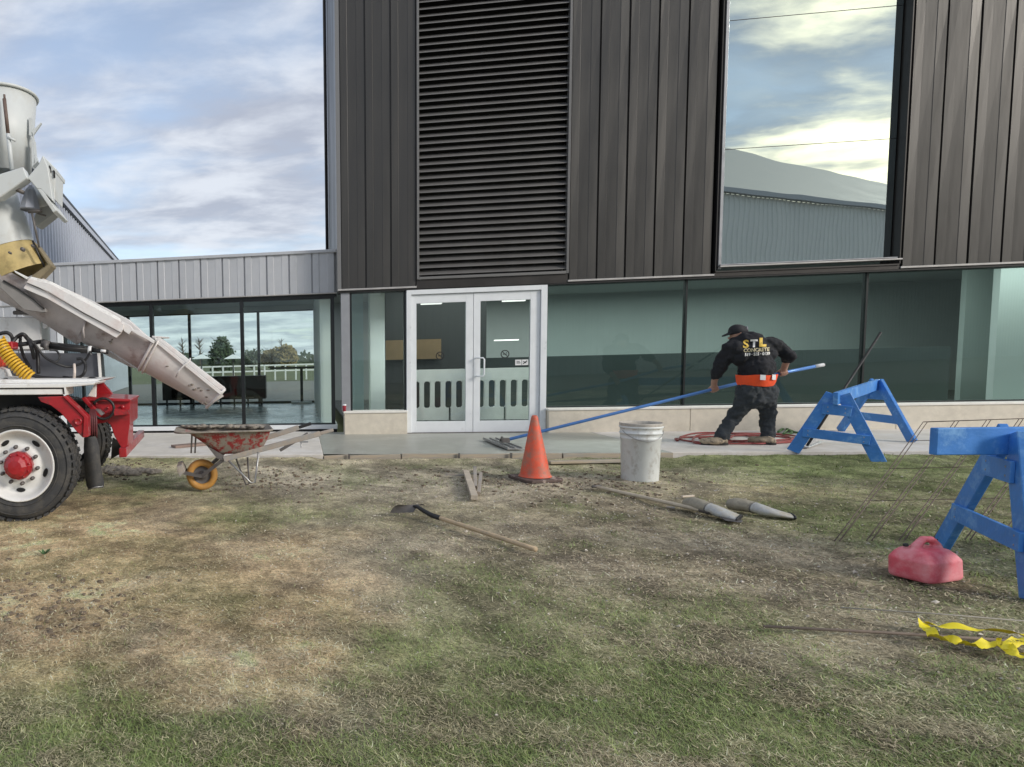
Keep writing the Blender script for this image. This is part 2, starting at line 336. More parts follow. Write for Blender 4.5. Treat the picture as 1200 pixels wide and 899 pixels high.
for cx, cyy, rx, ry, c, w in zones:
    p = onZ(cx, cyy); a = (onZ(cx+rx, cyy)-onZ(cx-rx, cyy)).length/2; b = (onZ(cx, cyy-ry)-onZ(cx, cyy+ry)).length/2; zw.append((p.x, p.y, a, b, c, w))
def ground_cols(x, y):
    n1 = fbm(x, y, .9, 3)-.5; n2 = fbm(x, y, .8, 23)-.5; n3, n4 = fbm(x, y, 4.5, 33, 3)-.5, fbm(x, y, 4.5, 37, 3)-.5; x2, y2 = x+n1*1.6+n3*.7, y+n2*1.6+n4*.7
    W = np.full(x.shape, .55); C = np.zeros(x.shape+(3,))+np.array((.40, .355, .235))*.55
    for px_, py_, a, b, c, w in zw:
        dx, dy = x2-px_, y2-py_; u = dx*cy_+dy*sy_; v = -dx*sy_+dy*cy_
        g = w*np.exp(-((u/a)**2+(v/b)**2)*.9); W = W+g; C = C+g[..., None]*c
    C = C/W[..., None]
    k = fbm(x, y, 3.1, 41)-.5; m = np.clip(.5+k*3.2, 0, 1)[..., None]; k2 = fbm(x, y, 13., 57, 3)-.5; m2 = np.clip(.5+k2*3., 0, 1)[..., None]
    C = C*(.66+.60*m)*(.72+.52*m2)*1.13
    g = (fbm(x, y, 1.7, 77)-.5)
    C = C+np.clip(g*1.5, 0, .42)[..., None]*(GREEN-C)*.9-np.clip(-g, 0, 1)[..., None]*(C-DUST*.9)*1.0
    return np.clip(C, .01, .8)
XW0, XW1 = onZ(375, 515, ZS).x, onZ(727, 515, ZS).x
def gh(x, y):
    e = np.clip((SLAB0-y)/.5, 0, 1)
    h = (fbm(x, y, 1.1, 5)-.5)*.09+(fbm(x, y, 5., 9)-.5)*.035+(fbm(x, y, 18., 12, 3)-.5)*.016
    h = h*e*np.clip(.35+y/30, .5, 1)
    edge = np.maximum(np.clip((XW0-x)/.15, 0, 1), np.clip((x-XW1)/.15, 0, 1))
    h = h+(edge*np.clip(1-(SLAB0-y)/1.1, 0, 1)**1.6*.088+(1-edge)*np.clip(1-(SLAB0-y)/.45, 0, 1)**1.4*(.035+.05*fbm(x, y, 3.3, 61)))+(fbm(x, y, 9., 31)-.5)*.03*(1-e)*edge
    return h-.012
def H(x, y): return float(gh(np.array([x]), np.array([y]))[0])
def ground():
    x0, x1, y0, y1, st = -9., 14., -2., SLAB0-.03, .032
    xs = np.arange(x0, x1, st); ys = np.linspace(y0, y1, int((y1-y0)/st)+1); X, Y = np.meshgrid(xs, ys); Z = gh(X, Y)
    e = np.minimum(np.minimum(X-x0, x1-X), Y-y0); Z = Z*np.clip(e/.5, 0, 1)
    v = np.stack([X, Y, Z], -1).reshape(-1, 3); nx, ny = len(xs), len(ys)
    i = np.arange(nx-1)[None, :]+np.arange(ny-1)[:, None]*nx; f = np.stack([i, i+1, i+nx+1, i+nx], -1).reshape(-1, 4)
    me = bpy.data.meshes.new('ground'); me.vertices.add(len(v)); me.vertices.foreach_set('co', v.ravel())
    me.loops.add(f.size); me.loops.foreach_set('vertex_index', f.ravel().astype(np.int32)); me.polygons.add(len(f))
    me.polygons.foreach_set('loop_start', np.arange(0, f.size, 4, dtype=np.int32)); me.polygons.foreach_set('use_smooth', np.ones(len(f), bool)); me.update()
    a = me.attributes.new('gcol', 'FLOAT_COLOR', 'POINT'); c = ground_cols(X, Y).reshape(-1, 3); a.data.foreach_set('color', np.concatenate([c, np.ones((len(c), 1))], 1).ravel().astype(np.float32))
    m = bpy.data.materials.new('ground'); m.use_nodes = True; nt = m.node_tree; b = nt.nodes['Principled BSDF']; N = nt.nodes.new; L = nt.links.new
    at = N('ShaderNodeAttribute'); at.attribute_name = 'gcol'; tc = N('ShaderNodeTexCoord')
    n = N('ShaderNodeTexNoise'); n.inputs['Scale'].default_value = 45; n.inputs['Detail'].default_value = 8; n.inputs['Roughness'].default_value = .75; L(tc.outputs['Object'], n.inputs[0])
    mp = N('ShaderNodeMapping'); mp.inputs['Scale'].default_value = (1, 3.5, 1); mp.inputs['Rotation'].default_value = (0, 0, .4); L(tc.outputs['Object'], mp.inputs[0])
    n3 = N('ShaderNodeTexNoise'); n3.inputs['Scale'].default_value = 70; n3.inputs['Detail'].default_value = 5; n3.inputs['Distortion'].default_value = 1.5; L(mp.outputs[0], n3.inputs[0])
    ad = N('ShaderNodeMath'); ad.operation = 'ADD'; L(n.outputs[0], ad.inputs[0]); L(n3.outputs[0], ad.inputs[1])
    r = N('ShaderNodeMapRange'); r.inputs[1].default_value = .75; r.inputs[2].default_value = 1.25; r.inputs[3].default_value = .22; r.inputs[4].default_value = 1.7; L(ad.outputs[0], r.inputs[0])
    s = N('ShaderNodeVectorMath'); s.operation = 'SCALE'; L(at.outputs['Color'], s.inputs[0]); L(r.outputs[0], s.inputs['Scale']); L(s.outputs[0], b.inputs['Base Color'])
    b.inputs['Roughness'].default_value = .95; b.inputs['Specular IOR Level'].default_value = .15
    bp = N('ShaderNodeBump'); bp.inputs['Distance'].default_value = .012; L(ad.outputs[0], bp.inputs['Height']); L(bp.outputs[0], b.inputs['Normal'])
    me.materials.append(m); o = bpy.data.objects.new('ground', me); COL.objects.link(o); o['kind'] = 'structure'
ground()

def scatter_mesh(name, label, P, A, Ln, Wd, tilt, C, curl, cat='grass'):
    # ribbons of two quads each
    n = len(P); d = np.stack([np.cos(A)*np.cos(tilt), np.sin(A)*np.cos(tilt), np.sin(tilt)], 1); s = np.stack([-np.sin(A), np.cos(A), np.zeros(n)], 1)*Wd[:, None]/2
    mid = P+d*Ln[:, None]*.55; d2 = d+np.stack([curl*np.sin(A), -curl*np.cos(A), -.35*np.sin(tilt)], 1); tip = mid+d2*Ln[:, None]*.5; tip[:, 2] = np.maximum(tip[:, 2], P[:, 2]+.001)
    v = np.stack([P-s, P+s, mid-s*.8, mid+s*.8, tip-s*.15, tip+s*.15], 1).reshape(-1, 3)
    b = (np.arange(n)*6)[:, None]; f = np.stack([b+np.array([0, 1, 3, 2]), b+np.array([2, 3, 5, 4])], 1).reshape(-1, 4)
    me = bpy.data.meshes.new(name); me.vertices.add(len(v)); me.vertices.foreach_set('co', v.ravel()); me.loops.add(f.size); me.loops.foreach_set('vertex_index', f.ravel().astype(np.int32))
    me.polygons.add(len(f)); me.polygons.foreach_set('loop_start', np.arange(0, f.size, 4, dtype=np.int32)); me.update()
    a = me.attributes.new('gcol', 'FLOAT_COLOR', 'FACE'); c = np.repeat(np.concatenate([C, np.ones((n, 1))], 1), 2, 0); a.data.foreach_set('color', c.ravel().astype(np.float32))
    if 'blade' not in MATS:
        m = bpy.data.materials.new('blade'); m.use_nodes = True; nt = m.node_tree; bs = nt.nodes['Principled BSDF']; at = nt.nodes.new('ShaderNodeAttribute'); at.attribute_name = 'gcol'
        nt.links.new(at.outputs['Color'], bs.inputs['Base Color']); bs.inputs['Roughness'].default_value = .7; bs.inputs['Specular IOR Level'].default_value = .25; MATS['blade'] = m
    me.materials.append(MATS['blade']); o = bpy.data.objects.new(name, me); COL.objects.link(o); o['kind'] = 'stuff'; o['label'] = label; o['category'] = cat
def grass():
    def sample(n, near):
        x = []; y = []
        k = int(n*.72); px = rng.uniform(-60, 1290, k*2); py = 535+rng.random(k*2)**.8*430
        r = np.array(right)[None]*((px-PX)/F)[:, None]+np.array(down)[None]*((py-PY)/F)[:, None]+np.array(fwd)[None]; t = -CZ/r[:, 2]; gx, gy = r[:, 0]*t, r[:, 1]*t
        ok = (gy < SLAB0-.02) & (gy > .6); gx, gy = gx[ok][:k], gy[ok][:k]
        ux = rng.uniform(-7, 12, n-k); uy = rng.uniform(.8, SLAB0-.02, n-k)
        return np.concatenate([gx, ux]), np.concatenate([gy, uy])
    n = 300000; x, y = sample(n, 0); n = len(x); base = ground_cols(x, y); dist = np.hypot(x, y)
    greenness = np.clip((base[:, 1]-base[:, 0]*.86)/(.03), 0, 1)
    pg = fbm(x, y, 6., 91, 3); isg = rng.random(n) < np.clip((.05+.60*greenness)*np.clip((pg-.32)*4.5, .1, 1.5), 0, .85)
    soil = np.clip(1-base.mean(1)/.16, 0, 1)
    bare = np.clip((fbm(x, y, 2.3, 101)-.44)*5, 0, 1)*np.clip((y-1.2)/1.5, .3, 1); keep = rng.random(n) < np.where(isg, 1-.4*bare, (.85-.3*soil)*(1-.62*bare)); x, y, base, isg, dist = x[keep], y[keep], base[keep], isg[keep], dist[keep]; n = len(x)
    P = np.stack([x, y, gh(x, y)+.001], 1)
    A = rng.uniform(0, 2*np.pi, n); Ln = np.where(isg, rng.uniform(.012, .034, n), rng.uniform(.012, .036, n))*(1+.8*(rng.random(n) < .06)); Wd = rng.uniform(.0013, .0036, n)*np.clip(dist/3.2, .85, 2.2)
    tilt = np.where(isg, rng.uniform(.15, .95, n), np.abs(rng.normal(0, .22, n))+.03)
    v = rng.uniform(.7, 1.45, (n, 1)); cg = np.array((.205, .275, .085))*v+rng.uniform(-.012, .02, (n, 3)); cs = base*.55+np.where(rng.random((n, 1)) < .5, np.array((.66, .56, .38)), np.array((.26, .20, .14)))*.5
    cs = cs*rng.uniform(.4, 1.6, (n, 1)); C = np.clip(np.where(isg[:, None], cg*.75+base*.25, cs), .01, .7)
    P[:, 2] += np.where(isg, 0, rng.uniform(0, .012, n))
    scatter_mesh('grass', 'patchy trampled lawn of green blades and dead straw', P, A, Ln, Wd, tilt, C, rng.normal(0, .35, n))
grass()
def pebbles():
    mb = MB()
    for k in range(3200):
        if k < 1500: x, y = random.gauss(680, 190), 548+abs(random.gauss(0, 70)); p = onZ(x, min(y, 900))
        elif k < 2800:
            x, y = random.uniform(250, 1200), 545+random.random()**1.1*350; p = onZ(x, y)
        else: p = Vector((random.uniform(-5, 9), random.uniform(1.2, 8.2), 0))
        if p.y > SLAB0-.05: continue
        s = random.uniform(.002, .0062)*(1.9 if random.random() < .05 else 1)*min(1.5, max(.7, p.length/3)); z = H(p.x, p.y)+s*.4; a = random.uniform(0, 6.28)
        c, d = math.cos(a)*s, math.sin(a)*s; e = random.uniform(.4, .9)
        mb.add([(p.x-c, p.y-d, z), (p.x+d*e, p.y-c*e, z-s*.3), (p.x+c, p.y+d, z+s*.2), (p.x-d*e, p.y+c*e, z), (p.x+c*.2, p.y, z+s*.6), (p.x, p.y, z-s)],
               [(0,1,4),(1,2,4),(2,3,4),(3,0,4),(1,0,5),(2,1,5),(3,2,5),(0,3,5)])
    solo('pebbles', mb, mat('pebble', (.56, .51, .44), .8, noise=.5, nscale=2), 'pale gravel crumbs and concrete chips strewn over the lawn', 'pebbles', kind='stuff')
pebbles()
# mud clods beside wheels / by the slab
mb = MB()
for k in range(900):
    x, y = random.choice([(random.gauss(560, 110), random.gauss(556, 10)), (random.gauss(150, 22), random.gauss(548, 6)), (random.gauss(60, 60), random.gauss(705, 18)), (random.gauss(700, 60), random.gauss(570, 12)), (random.gauss(330, 50), random.gauss(560, 10))]); p = onZ(x, max(y, 540))
    if p.y > SLAB0-.06: continue
    s = random.uniform(.006, .022); mb.ellipsoid((p.x, p.y, H(p.x, p.y)+s*.2), s*random.uniform(.7, 1.4), s*random.uniform(.7, 1.4), s*.6, 5, 3)
solo('soil_clods', mb, mat('soil_clod', (.15, .115, .08), .95, noise=.4, nscale=3), 'brown crumbs of turned soil along the new slab', 'soil', kind='stuff')

# slabs and surroundings
XW0, XW1 = onZ(375, 515, ZS).x, onZ(727, 515, ZS).x
struct('pavement', MB().box((-14, SLAB0, -.2), (XW0-.004, YF+.6, ZS)), concrete, .006)
o = struct('pavement', MB().box((XW1+.004, SLAB0+.05, -.2), (24, YF+.3, ZS)), concrete, .006)
wet = MB(); nn = 40
vs = []; fs = []
for j in range(13):
    for i in range(nn+1):
        x = XW0+(XW1-XW0)*i/nn; y = SLAB0+.045+(YF+.3-SLAB0-.045)*j/12; vs.append((x, y, ZS-.004+.004*math.sin(x*5+y*3)*math.sin(y*7-x)))
for j in range(12):
    for i in range(nn): fs.append((j*(nn+1)+i, j*(nn+1)+i+1, (j+1)*(nn+1)+i+1, (j+1)*(nn+1)+i))
wet.add(vs, fs, True); struct('wet_concrete', wet, wetcon)
struct('lawn', MB().add([(-400, -300, -.06), (500, -300, -.06), (500, 900, -.06), (-400, 900, -.06)], [(0, 1, 2, 3)]), lawnm)
struct('gravel_lot', MB().add([(-60, -12, -.05), (90, -60, -.05), (90, -4, -.05), (-60, -4, -.05)], [(0, 1, 2, 3)]), gravelm)
struct('asphalt_path', MB().add([(-60, 18, -.05), (70, 18, -.05), (60, 43, -.05), (-70, 39, -.05)], [(0, 1, 2, 3)]), asphalt)

# form boards along the wet slab with gaps
fb = thing('concrete_form', 'low row of old form boards along the front edge of the wet slab', 'formwork', (1.5, SLAB0, 0))
cuts = [383, 409, 470, 537, 600, 660, 731]
for i in range(6):
    a, b = onZ(cuts[i], 531.5, ZS), onZ(cuts[i+1]-1.2, 531.5, ZS); a.x = XW0+.003 if i == 0 else a.x; b.x = XW1+.002 if i == 5 else b.x; h = .012*random.uniform(-1.6, .5); dy = random.uniform(-.012, .008)
    mb = MB().hexa([(a.x, SLAB0+dy, -.06), (a.x, SLAB0+dy+.042, -.06), (a.x, SLAB0+dy+.042, ZS+h), (a.x, SLAB0+dy, ZS+h)], [(b.x, SLAB0-dy, -.06), (b.x, SLAB0-dy+.042, -.06), (b.x, SLAB0+.042-dy, ZS+h*.3), (b.x, SLAB0-dy, ZS+h*.3)])
    part('board', mb, wood, fb, .003)
for x in (409, 539, 601):
    p = onZ(x, 533, ZS); part('stake', MB().box((p.x-.012, SLAB0-.03, -.05), (p.x+.012, SLAB0-.014, ZS+.012)), dirtys, fb)
# wide loose planks along the front right of the form
mb = MB(); a = onZ(640, 541, .03); b = onZ(725, 539, .03)
solo('plank', MB().board((a.x, a.y-.08, .035), (b.x, b.y-.10, .035), (0, 1, 0), .10, .03), wood, 'flat pale plank on the soil behind the orange cone', 'plank', bevel=.003)

# ================================================================== MAIN BUILDING
X0 = .62; XR = 21.0; ZP = 2.45; ZT = 10.5
bl = thing('building', 'tall dark bronze metal clad hall with louvers and a strip of green glass', 'building', ((X0+XR)/2, YF+1.8, 0))
LX0, LX1 = fx(489, 200), fx(664, 5)-.02; LX0 = 1.885; LX1 = 4.075
UX0, UX1 = 6.16, 8.60; UZ0, UZ1 = 2.50, 8.6
# solid backing walls (with openings)
bk = MB()
bk.box((X0, YF+.10, ZP), (LX0, YF+.30, ZT)); bk.box((LX0, YF+.30, ZP+.05), (LX1, YF+.40, ZT)); bk.box((LX1, YF+.10, ZP), (UX0, YF+.30, ZT)); bk.box((UX1, YF+.10, ZP), (XR, YF+.30, ZT))
bk.box((UX0, YF+.10, UZ1), (UX1, YF+.3, ZT)); bk.box((UX0, YF+.10, ZP), (UX1, YF+.3, UZ0))
part('wall', bk, bronze2, bl)
part('wall', MB().box((X0, YF+.30, 3.0), (X0+.12, YF+3.4, ZT)), bronze, bl)          # side wall
part('wall', MB().box((X0+.12, YF+3.28, 3.0), (XR, YF+3.4, ZT)), bronze2, bl)
part('roof', MB().box((X0, YF+.3, ZT), (XR, YF+3.4, ZT+.2)), bronze2, bl)
part('corner_trim', MB().box((X0-.012, YF-.012, ZP), (X0+.05, YF+.32, ZT)), mat('corner_grey', (.20, .20, .20), .45, .3), bl)
part('downpipe', MB().tube([(X0-.05, YF+2.9, 3.1), (X0-.05, YF+2.9, ZT)], .03), bronze2, bl)
# cladding panels, profile: flat-step-flat with shallow folds; shared mesh per width
def clad_mesh(w, h, depth=.035, flip=1):
    mb = MB(); g = .014
    prof = [(0, depth), (g, depth), (g, 0), (w*.30, .003*flip), (w*.32, .010), (w*.66, .004), (w*.68, .0), (w-g, .003*-flip), (w-g, depth), (w, depth)]
    n = 9; vs = []; fs = []
    for j in range(n+1):
        for (x, y) in prof: vs.append((x, y+(.0016*math.sin(j*1.9+x*31) if 0 < j < n and y < .02 else 0), h*j/n))
    m = len(prof)
    for j in range(n):
        for i in range(m-1): fs.append((j*m+i, j*m+i+1, (j+1)*m+i+1, (j+1)*m+i))
    return mb.add(vs, fs)
def clad(x0, x1, z0, z1, pitch, name='cladding_panel', m=bronze, Y=YF, parent=bl):
    n = max(1, round((x1-x0)/pitch)); p = (x1-x0)/n; mes = [clad_mesh(p, z1-z0, flip=s).mesh(name, m, (0, 0, 0)) for s in (1, -1, .4)]
    for i in range(n): put(name, mes[(i*7 % 3)], (x0+i*p, Y, z0), parent)
clad(X0+.05, LX0-.04, ZP+.012, ZT, .405)
clad(LX1+.04, UX0-.03, ZP+.012, ZT, .412)
clad(UX1+.03, XR, ZP+.012, ZT, .412)
for a, b in ((X0-.01, LX0-.04), (LX1+.03, UX0), (UX1+.01, XR)):
    part('flashing', MB().box((a, YF-.02, ZP-.018), (b, YF+.09, ZP+.010)), galv, bl, .003)
part('soffit', MB().box((X0, YF+.0, ZP-.05), (XR, YF+.30, ZP-.02)), black, bl)
# louvre
lz0 = 2.60
lv = part('louver', MB().box((LX0-.036, YF-.03, lz0-.04), (LX0, YF+.06, ZT)).box((LX1, YF-.03, lz0-.04), (LX1+.036, YF+.06, ZT)).box((LX0, YF-.03, lz0-.04), (LX1, YF+.05, lz0)), mat('louver_frame', (.17, .168, .165), .45, .4), bl, .003)
part('trim', MB().box((LX0-.039, YF-.005, ZP-.03), (LX1+.029, YF+.095, lz0-.045)), bronze2, bl)
part('louver_backing', MB().box((LX0, YF+.15, lz0), (LX1, YF+.17, ZT)), black, bl)
ns = 68; pitch = .1065
sl = MB().add([(0, 0, 0), (LX1-LX0, 0, 0), (LX1-LX0, .0, .012), (0, 0, .012), (LX1-LX0, .012, .018), (0, .012, .018), (LX1-LX0, .10, .088), (0, .10, .088), (LX1-LX0, .10, .078), (0, .10, .078), (0, .012, .004), (LX1-LX0, .012, .004)],
    [(0, 1, 2, 3), (3, 2, 4, 5), (5, 4, 6, 7), (7, 6, 8, 9), (9, 8, 11, 10), (10, 11, 1, 0)]).mesh('slat', slatm, (0, 0, 0))
for i in range(ns): put('slat', sl, (LX0, YF-.004, lz0+.03+i*pitch), lv)
# upper window
w = part('window', MB().box((UX0, YF-.03, UZ0+.0), (UX0+.012, YF+.3, UZ1)).box((UX0+.012, YF+.10, UZ0+.05), (UX0+.07, YF+.11, UZ1)), black, bl)
part('reveal', MB().box((UX1-.012, YF-.02, UZ0), (UX1, YF+.30, UZ1)).box((UX0+.012, YF-.02, UZ0-.02), (UX1-.012, YF+.28, UZ0+.0)), bronze2, w)
gx0, gx1, gz0 = 6.275, 8.57, 2.60
part('frame', MB().box((UX0+.07, YF+.02, UZ0+.03), (gx0-.003, YF+.12, UZ1)), alumgrey, w, .003)
part('frame', MB().box((UX0+.07, YF-.03, UZ0+.055), (UX1+.02, YF+.12, UZ0+.078)), galv, w, .003)
part('frame', MB().box((UX0+.085, YF-.01, UZ0+.085), (gx1, YF+.10, UZ0+.100)), alumgrey, w, .002)
for z0, z1 in ((gz0, 4.300), (4.308, 6.146), (6.154, UZ1)):
    part('pane', MB().box((gx0, YF+.115, z0), (gx1+.0, YF+.12, z1)), g_up, w)
for z0 in (4.300, 6.146): part('mullion', MB().box((gx0, YF+.112, z0), (gx1, YF+.125, z0+.008)), black, w)
part('blind', MB().box((gx0, YF+.20, gz0), (gx1, YF+.21, UZ1)), intdark, w)
part('trim', MB().box((UX0, YF-.006, ZP-.03), (UX1+.0, YF+.06, UZ0-.025)), bronze2, bl)
# curb
ZC = .475
DX0, DX1 = fx(476.5, 400), fx(641, 400)
def curb(a, b, cuts):
    xs = [a]+cuts+[b]
    for i in range(len(xs)-1):
        part('curb_stone', MB().box((xs[i]+.003, YF-.09, .02), (xs[i+1]-.003, YF+.2, ZC-.035)), stone, bl, .004)
    part('curb_cap', MB().box((a-.01, YF-.105, ZC-.033), (b+.0, YF+.2, ZC)), stonecap, bl, .004)
curb(.69, DX0-.005, []); curb(DX1+.005, XR, [5.85, 8.6, 11.2])
# strip glazing
def strip(a, b, parent, m=g_low):
    part('pane', MB().box((a, YF+.10, ZC+.005), (b, YF+.106, ZP-.02)), m, parent)
ml = [DX1+.02, 5.845, 8.275, 10.75, 13.2, XR]
lw = part('storefront_window', MB().box((DX1+.0, YF+.08, ZC), (XR, YF+.14, ZC+.02)).box((DX1, YF+.08, ZP-.045), (XR, YF+.14, ZP-.022)), blackal, bl)
for i in range(len(ml)-1):
    strip(ml[i]+.012, ml[i+1]-.012, lw); part('mullion', MB().box((ml[i]-.012, YF+.085, ZC+.02), (ml[i]+.012, YF+.16, ZP-.045)), blackal, lw)
lw2 = part('storefront_window', MB().box((.80, YF+.05, ZC), (.835, YF+.14, ZP-.02)).box((DX0-.03, YF+.05, ZC), (DX0-.006, YF+.14, ZP-.02)), blackal, bl)
strip(.835, DX0-.03, lw2, g_cor)
part('jamb', MB().box((.66, YF+.03, ZC), (.80, YF+.12, ZP-.02)), alumgrey, bl, .004)
# doors
dz0, dz1 = ZS+.005, fz(555, 337)
dw = part('door_frame', MB().box((DX0, YF+.0, ZS-.02), (DX0+.075, YF+.13, dz1)).box((DX1-.09, YF+.0, ZS-.02), (DX1, YF+.13, dz1)).box((DX0+.075, YF+.0, dz1-.075), (DX1-.09, YF+.13, dz1)), alum, bl, .004)
part('threshold', MB().box((DX0, YF-.03, ZS-.03), (DX1, YF+.13, ZS+.006)), dirtys, dw)
cx = fx(555.3, 420)
def leaf(a, b, ga, gb, side):
    zt = dz1-.082; za, zb = fz(517, 494), fz(517, 354.5)
    l = part('door', MB().box((a, YF+.035, dz0), (ga, YF+.085, zt)).box((gb, YF+.035, dz0), (b, YF+.085, zt)).box((ga, YF+.036, dz0), (gb, YF+.084, za)).box((ga, YF+.036, zb), (gb, YF+.084, zt)), alum, bl, .002)
    part('pane', MB().box((ga, YF+.055, za), (gb, YF+.062, zb)), g_door, l)
    return l, za, zb
l1, za, zb = leaf(DX0+.08, cx-.004, fx(488.5, 420), fx(546.5, 420), 0)
l2, _, _ = leaf(cx+.004, DX1-.095, fx(563.5, 420), fx(622, 420), 1)
hz0, hz1, hx = fz(560, 441), fz(560, 419.5), cx+.045
part('handle', MB().tube([(hx, YF+.04, hz1), (hx, YF-.03, hz1), (hx+.085, YF-.045, hz1-.002), (hx+.10, YF-.05, hz1-.03), (hx+.10, YF-.05, hz0+.03), (hx+.085, YF-.045, hz0), (hx, YF-.03, hz0), (hx, YF+.04, hz0)], .012), alum, l2)
def nosmoke(x, z, l):
    mb = MB(); Y = YF+.050
    mb.lathe((x, Y, z), (0, 1, 0), [(.052, 0), (.066, 0), (.066, .003), (.052, .003)], 28, False, closed=True)
    d = .038; mb.board((x-d, Y+.0015, z+d), (x+d, Y+.0015, z-d), (1, 0, 1), .010, .003)
    mb.box((x-.034, Y, z-.006), (x+.02, Y+.002, z+.006)); mb.box((x+.022, Y, z-.006), (x+.032, Y+.002, z+.006))
    mb.add([(x+.02, Y, z+.012), (x+.03, Y, z+.02), (x+.022, Y, z+.034), (x+.014, Y, z+.03)], [(0, 1, 2, 3)])
    part('no_smoking_decal', mb, ink, l)
nosmoke(fx(516.5, 417), fz(516.5, 417), l1); nosmoke(fx(593, 415), fz(593, 415), l2)
sx0, sx1, sz0, sz1 = fx(605, 424), fx(620.5, 424), fz(612, 428), fz(612, 421.5); sm_ = (sx0+sx1)/2
lb = part('door_sticker', MB().box((sx0, YF+.050, sz0), (sm_-.004, YF+.052, sz1)).box((sm_+.004, YF+.050, sz0), (sx1, YF+.052, sz1)), whitem, l2)
part('sticker_print', MB().box((sx0+.02, YF+.047, sz0+.03), (sm_-.02, YF+.049, sz0+.042)).box((sx0+.02, YF+.047, sz0+.055), (sm_-.03, YF+.049, sz0+.064)).board((sm_+.02, YF+.048, sz0+.02), (sx1-.02, YF+.048, sz1-.02), (1, 0, -1), .014, .002).board((sm_+.02, YF+.048, sz1-.025), (sx1-.03, YF+.048, sz0+.03), (1, 0, 1), .01, .002), ink, l2)
# interior
part('interior_floor', MB().box((.9, YF+.3, .02), (XR, 20, .06)), mat('dark_floor', (.06, .065, .065), .3, noise=.1), bl)
part('interior_ceiling', MB().box((.75, YF+.3, 3.0), (XR, 20, 3.1)), ceilm, bl)
part('interior_wall', MB().box((.75, 19.9, .06), (XR, 20, 3.0)), intmid, bl)
hx1 = onY(1112, 440, 13.5).x
part('counter_wall', MB().box((DX1-.4, 13.5, .06), (hx1, 13.62, onY(1012, 408.5, 13.5).z)), intdark, bl)
part('bulkhead', MB().box((.9, YF+.32, 2.62), (XR, 12.4, 3.0)), intdark, bl)
xa, xb = onY(1112, 440, 13.9).x, onY(1165, 440, 13.9).x
part('partition', MB().box((xa+.2, 13.9, .06), (xb, 14.0, 3.0)), mat('int_grey', (.42, .47, .45), .8), bl)
part('partition', MB().box((onY(1165, 440, 13.3).x, 13.3, .06), (XR, 13.42, 3.0)), intlight, bl)
part('interior_wall', MB().box((XR-.1, YF+.3, .06), (XR, 20, 3.0)), intmid, bl)
# white columns behind the sidelight
xa, xb = onY(434, 420, 11.9).x, onY(451, 420, 11.9).x
part('column', MB().box((xa, 11.9, .06), (xb, 12.2, 3.0)), intlight, bl)
xa, xb = onY(413, 420, 12.3).x, onY(426, 420, 12.3).x
part('column', MB().box((xa, 12.3, .06), (xb, 12.45, 3.0)), mat('int_blue', (.40, .50, .52), .8), bl)
xa, xb = onY(452, 420, 15).x, onY(517, 420, 15).x
part('notice_board', MB().box((xa, 15, onY(490, 421, 15).z), (xb, 15.06, onY(490, 398, 15).z)), browni, bl)
part('interior_wall', MB().box((onY(452, 400, 15.1).x, 15.1, .06), (onY(570, 400, 15.1).x, 15.2, 3.0)), mat('int_brown', (.085, .09, .092), .8), bl)
em = bpy.data.materials.new('tube_light'); em.use_nodes = True; b_ = em.node_tree.nodes['Principled BSDF']; b_.inputs['Emission Color'].default_value = (1, 1, .95, 1); b_.inputs['Emission Strength'].default_value = .8
for (x0, x1, y, Y) in ((494, 518, 356, 12.8), (590, 616, 352.5, 12.8), (504, 532, 401, 18.5), (580, 608, 399, 18.5)):
    a = onY(x0, y, Y); b = onY(x1, y, Y); part('ceiling_light', MB().box((a.x, Y, a.z-.015), (b.x, Y+.1, a.z+.015)), em, bl)

for lx, ly, lz, sx_, sy_, e_ in ((2.8, 11.0, 2.55, 1.9, .2, 120), (3.6, 14.2, 2.9, 3, 1.2, 16), (10.5, 12.7, 2.9, 13, .5, 75), (8.5, 16.8, 2.9, 11, 3, 200)):  # added area lights; brighten barrier, partitions and back wall beyond the modelled strips
    la = bpy.data.lights.new('interior_fill', 'AREA'); la.shape = 'RECTANGLE'; la.size = sx_; la.size_y = sy_; la.energy = e_; la.color = (.95, 1, .97)
    lo = bpy.data.objects.new('interior_fill', la); COL.objects.link(lo); lo.location = (lx, ly, lz)
# plastic barrier behind the doors
YB = 11.35
br = thing('plastic_barrier', 'white plastic crowd barrier standing just inside the glass doors', 'barrier', (onY(556, 490, YB).x, YB, .06))
def bq(x0, x1, y0, y1): return [onY(x0, y0, YB), onY(x1, y0, YB), onY(x1, y1, YB), onY(x0, y1, YB)]
bx0, bx1 = onY(482, 460, YB).x, onY(622, 460, YB).x; bz0, bz1 = onY(556, 492, YB).z, onY(556, 432, YB).z
zs0, zs1 = onY(556, 477.5, YB).z, onY(556, 446, YB).z
mb = MB(); mb.box((bx0, YB, zs1), (bx1, YB+.06, bz1)); 
nsl = 11; pw = (bx1-bx0)/nsl
for i in range(nsl+1):
    x = bx0+i*pw; mb.box((x-pw*.20, YB+.002, zs0), (x+pw*.20, YB+.058, zs1))
for i in range(nsl):     # chamfered slot ends
    x = bx0+i*pw
    for s, xx in ((1, x+pw*.2), (-1, x+pw*.8)):
        for zz, t in ((zs0, 1), (zs1, -1)): mb.prism([(xx, YB+.004, zz), (xx+s*pw*.14, YB+.004, zz), (xx, YB+.004, zz+t*pw*.16)], (0, .05, 0))
for a, b in ((bx0, bx0+(bx1-bx0)*.33-.02), (bx0+(bx1-bx0)*.33+.02, bx0+(bx1-bx0)*.79-.02), (bx0+(bx1-bx0)*.79+.02, bx1)): mb.box((a, YB, bz0), (b, YB+.06, zs0-.0))
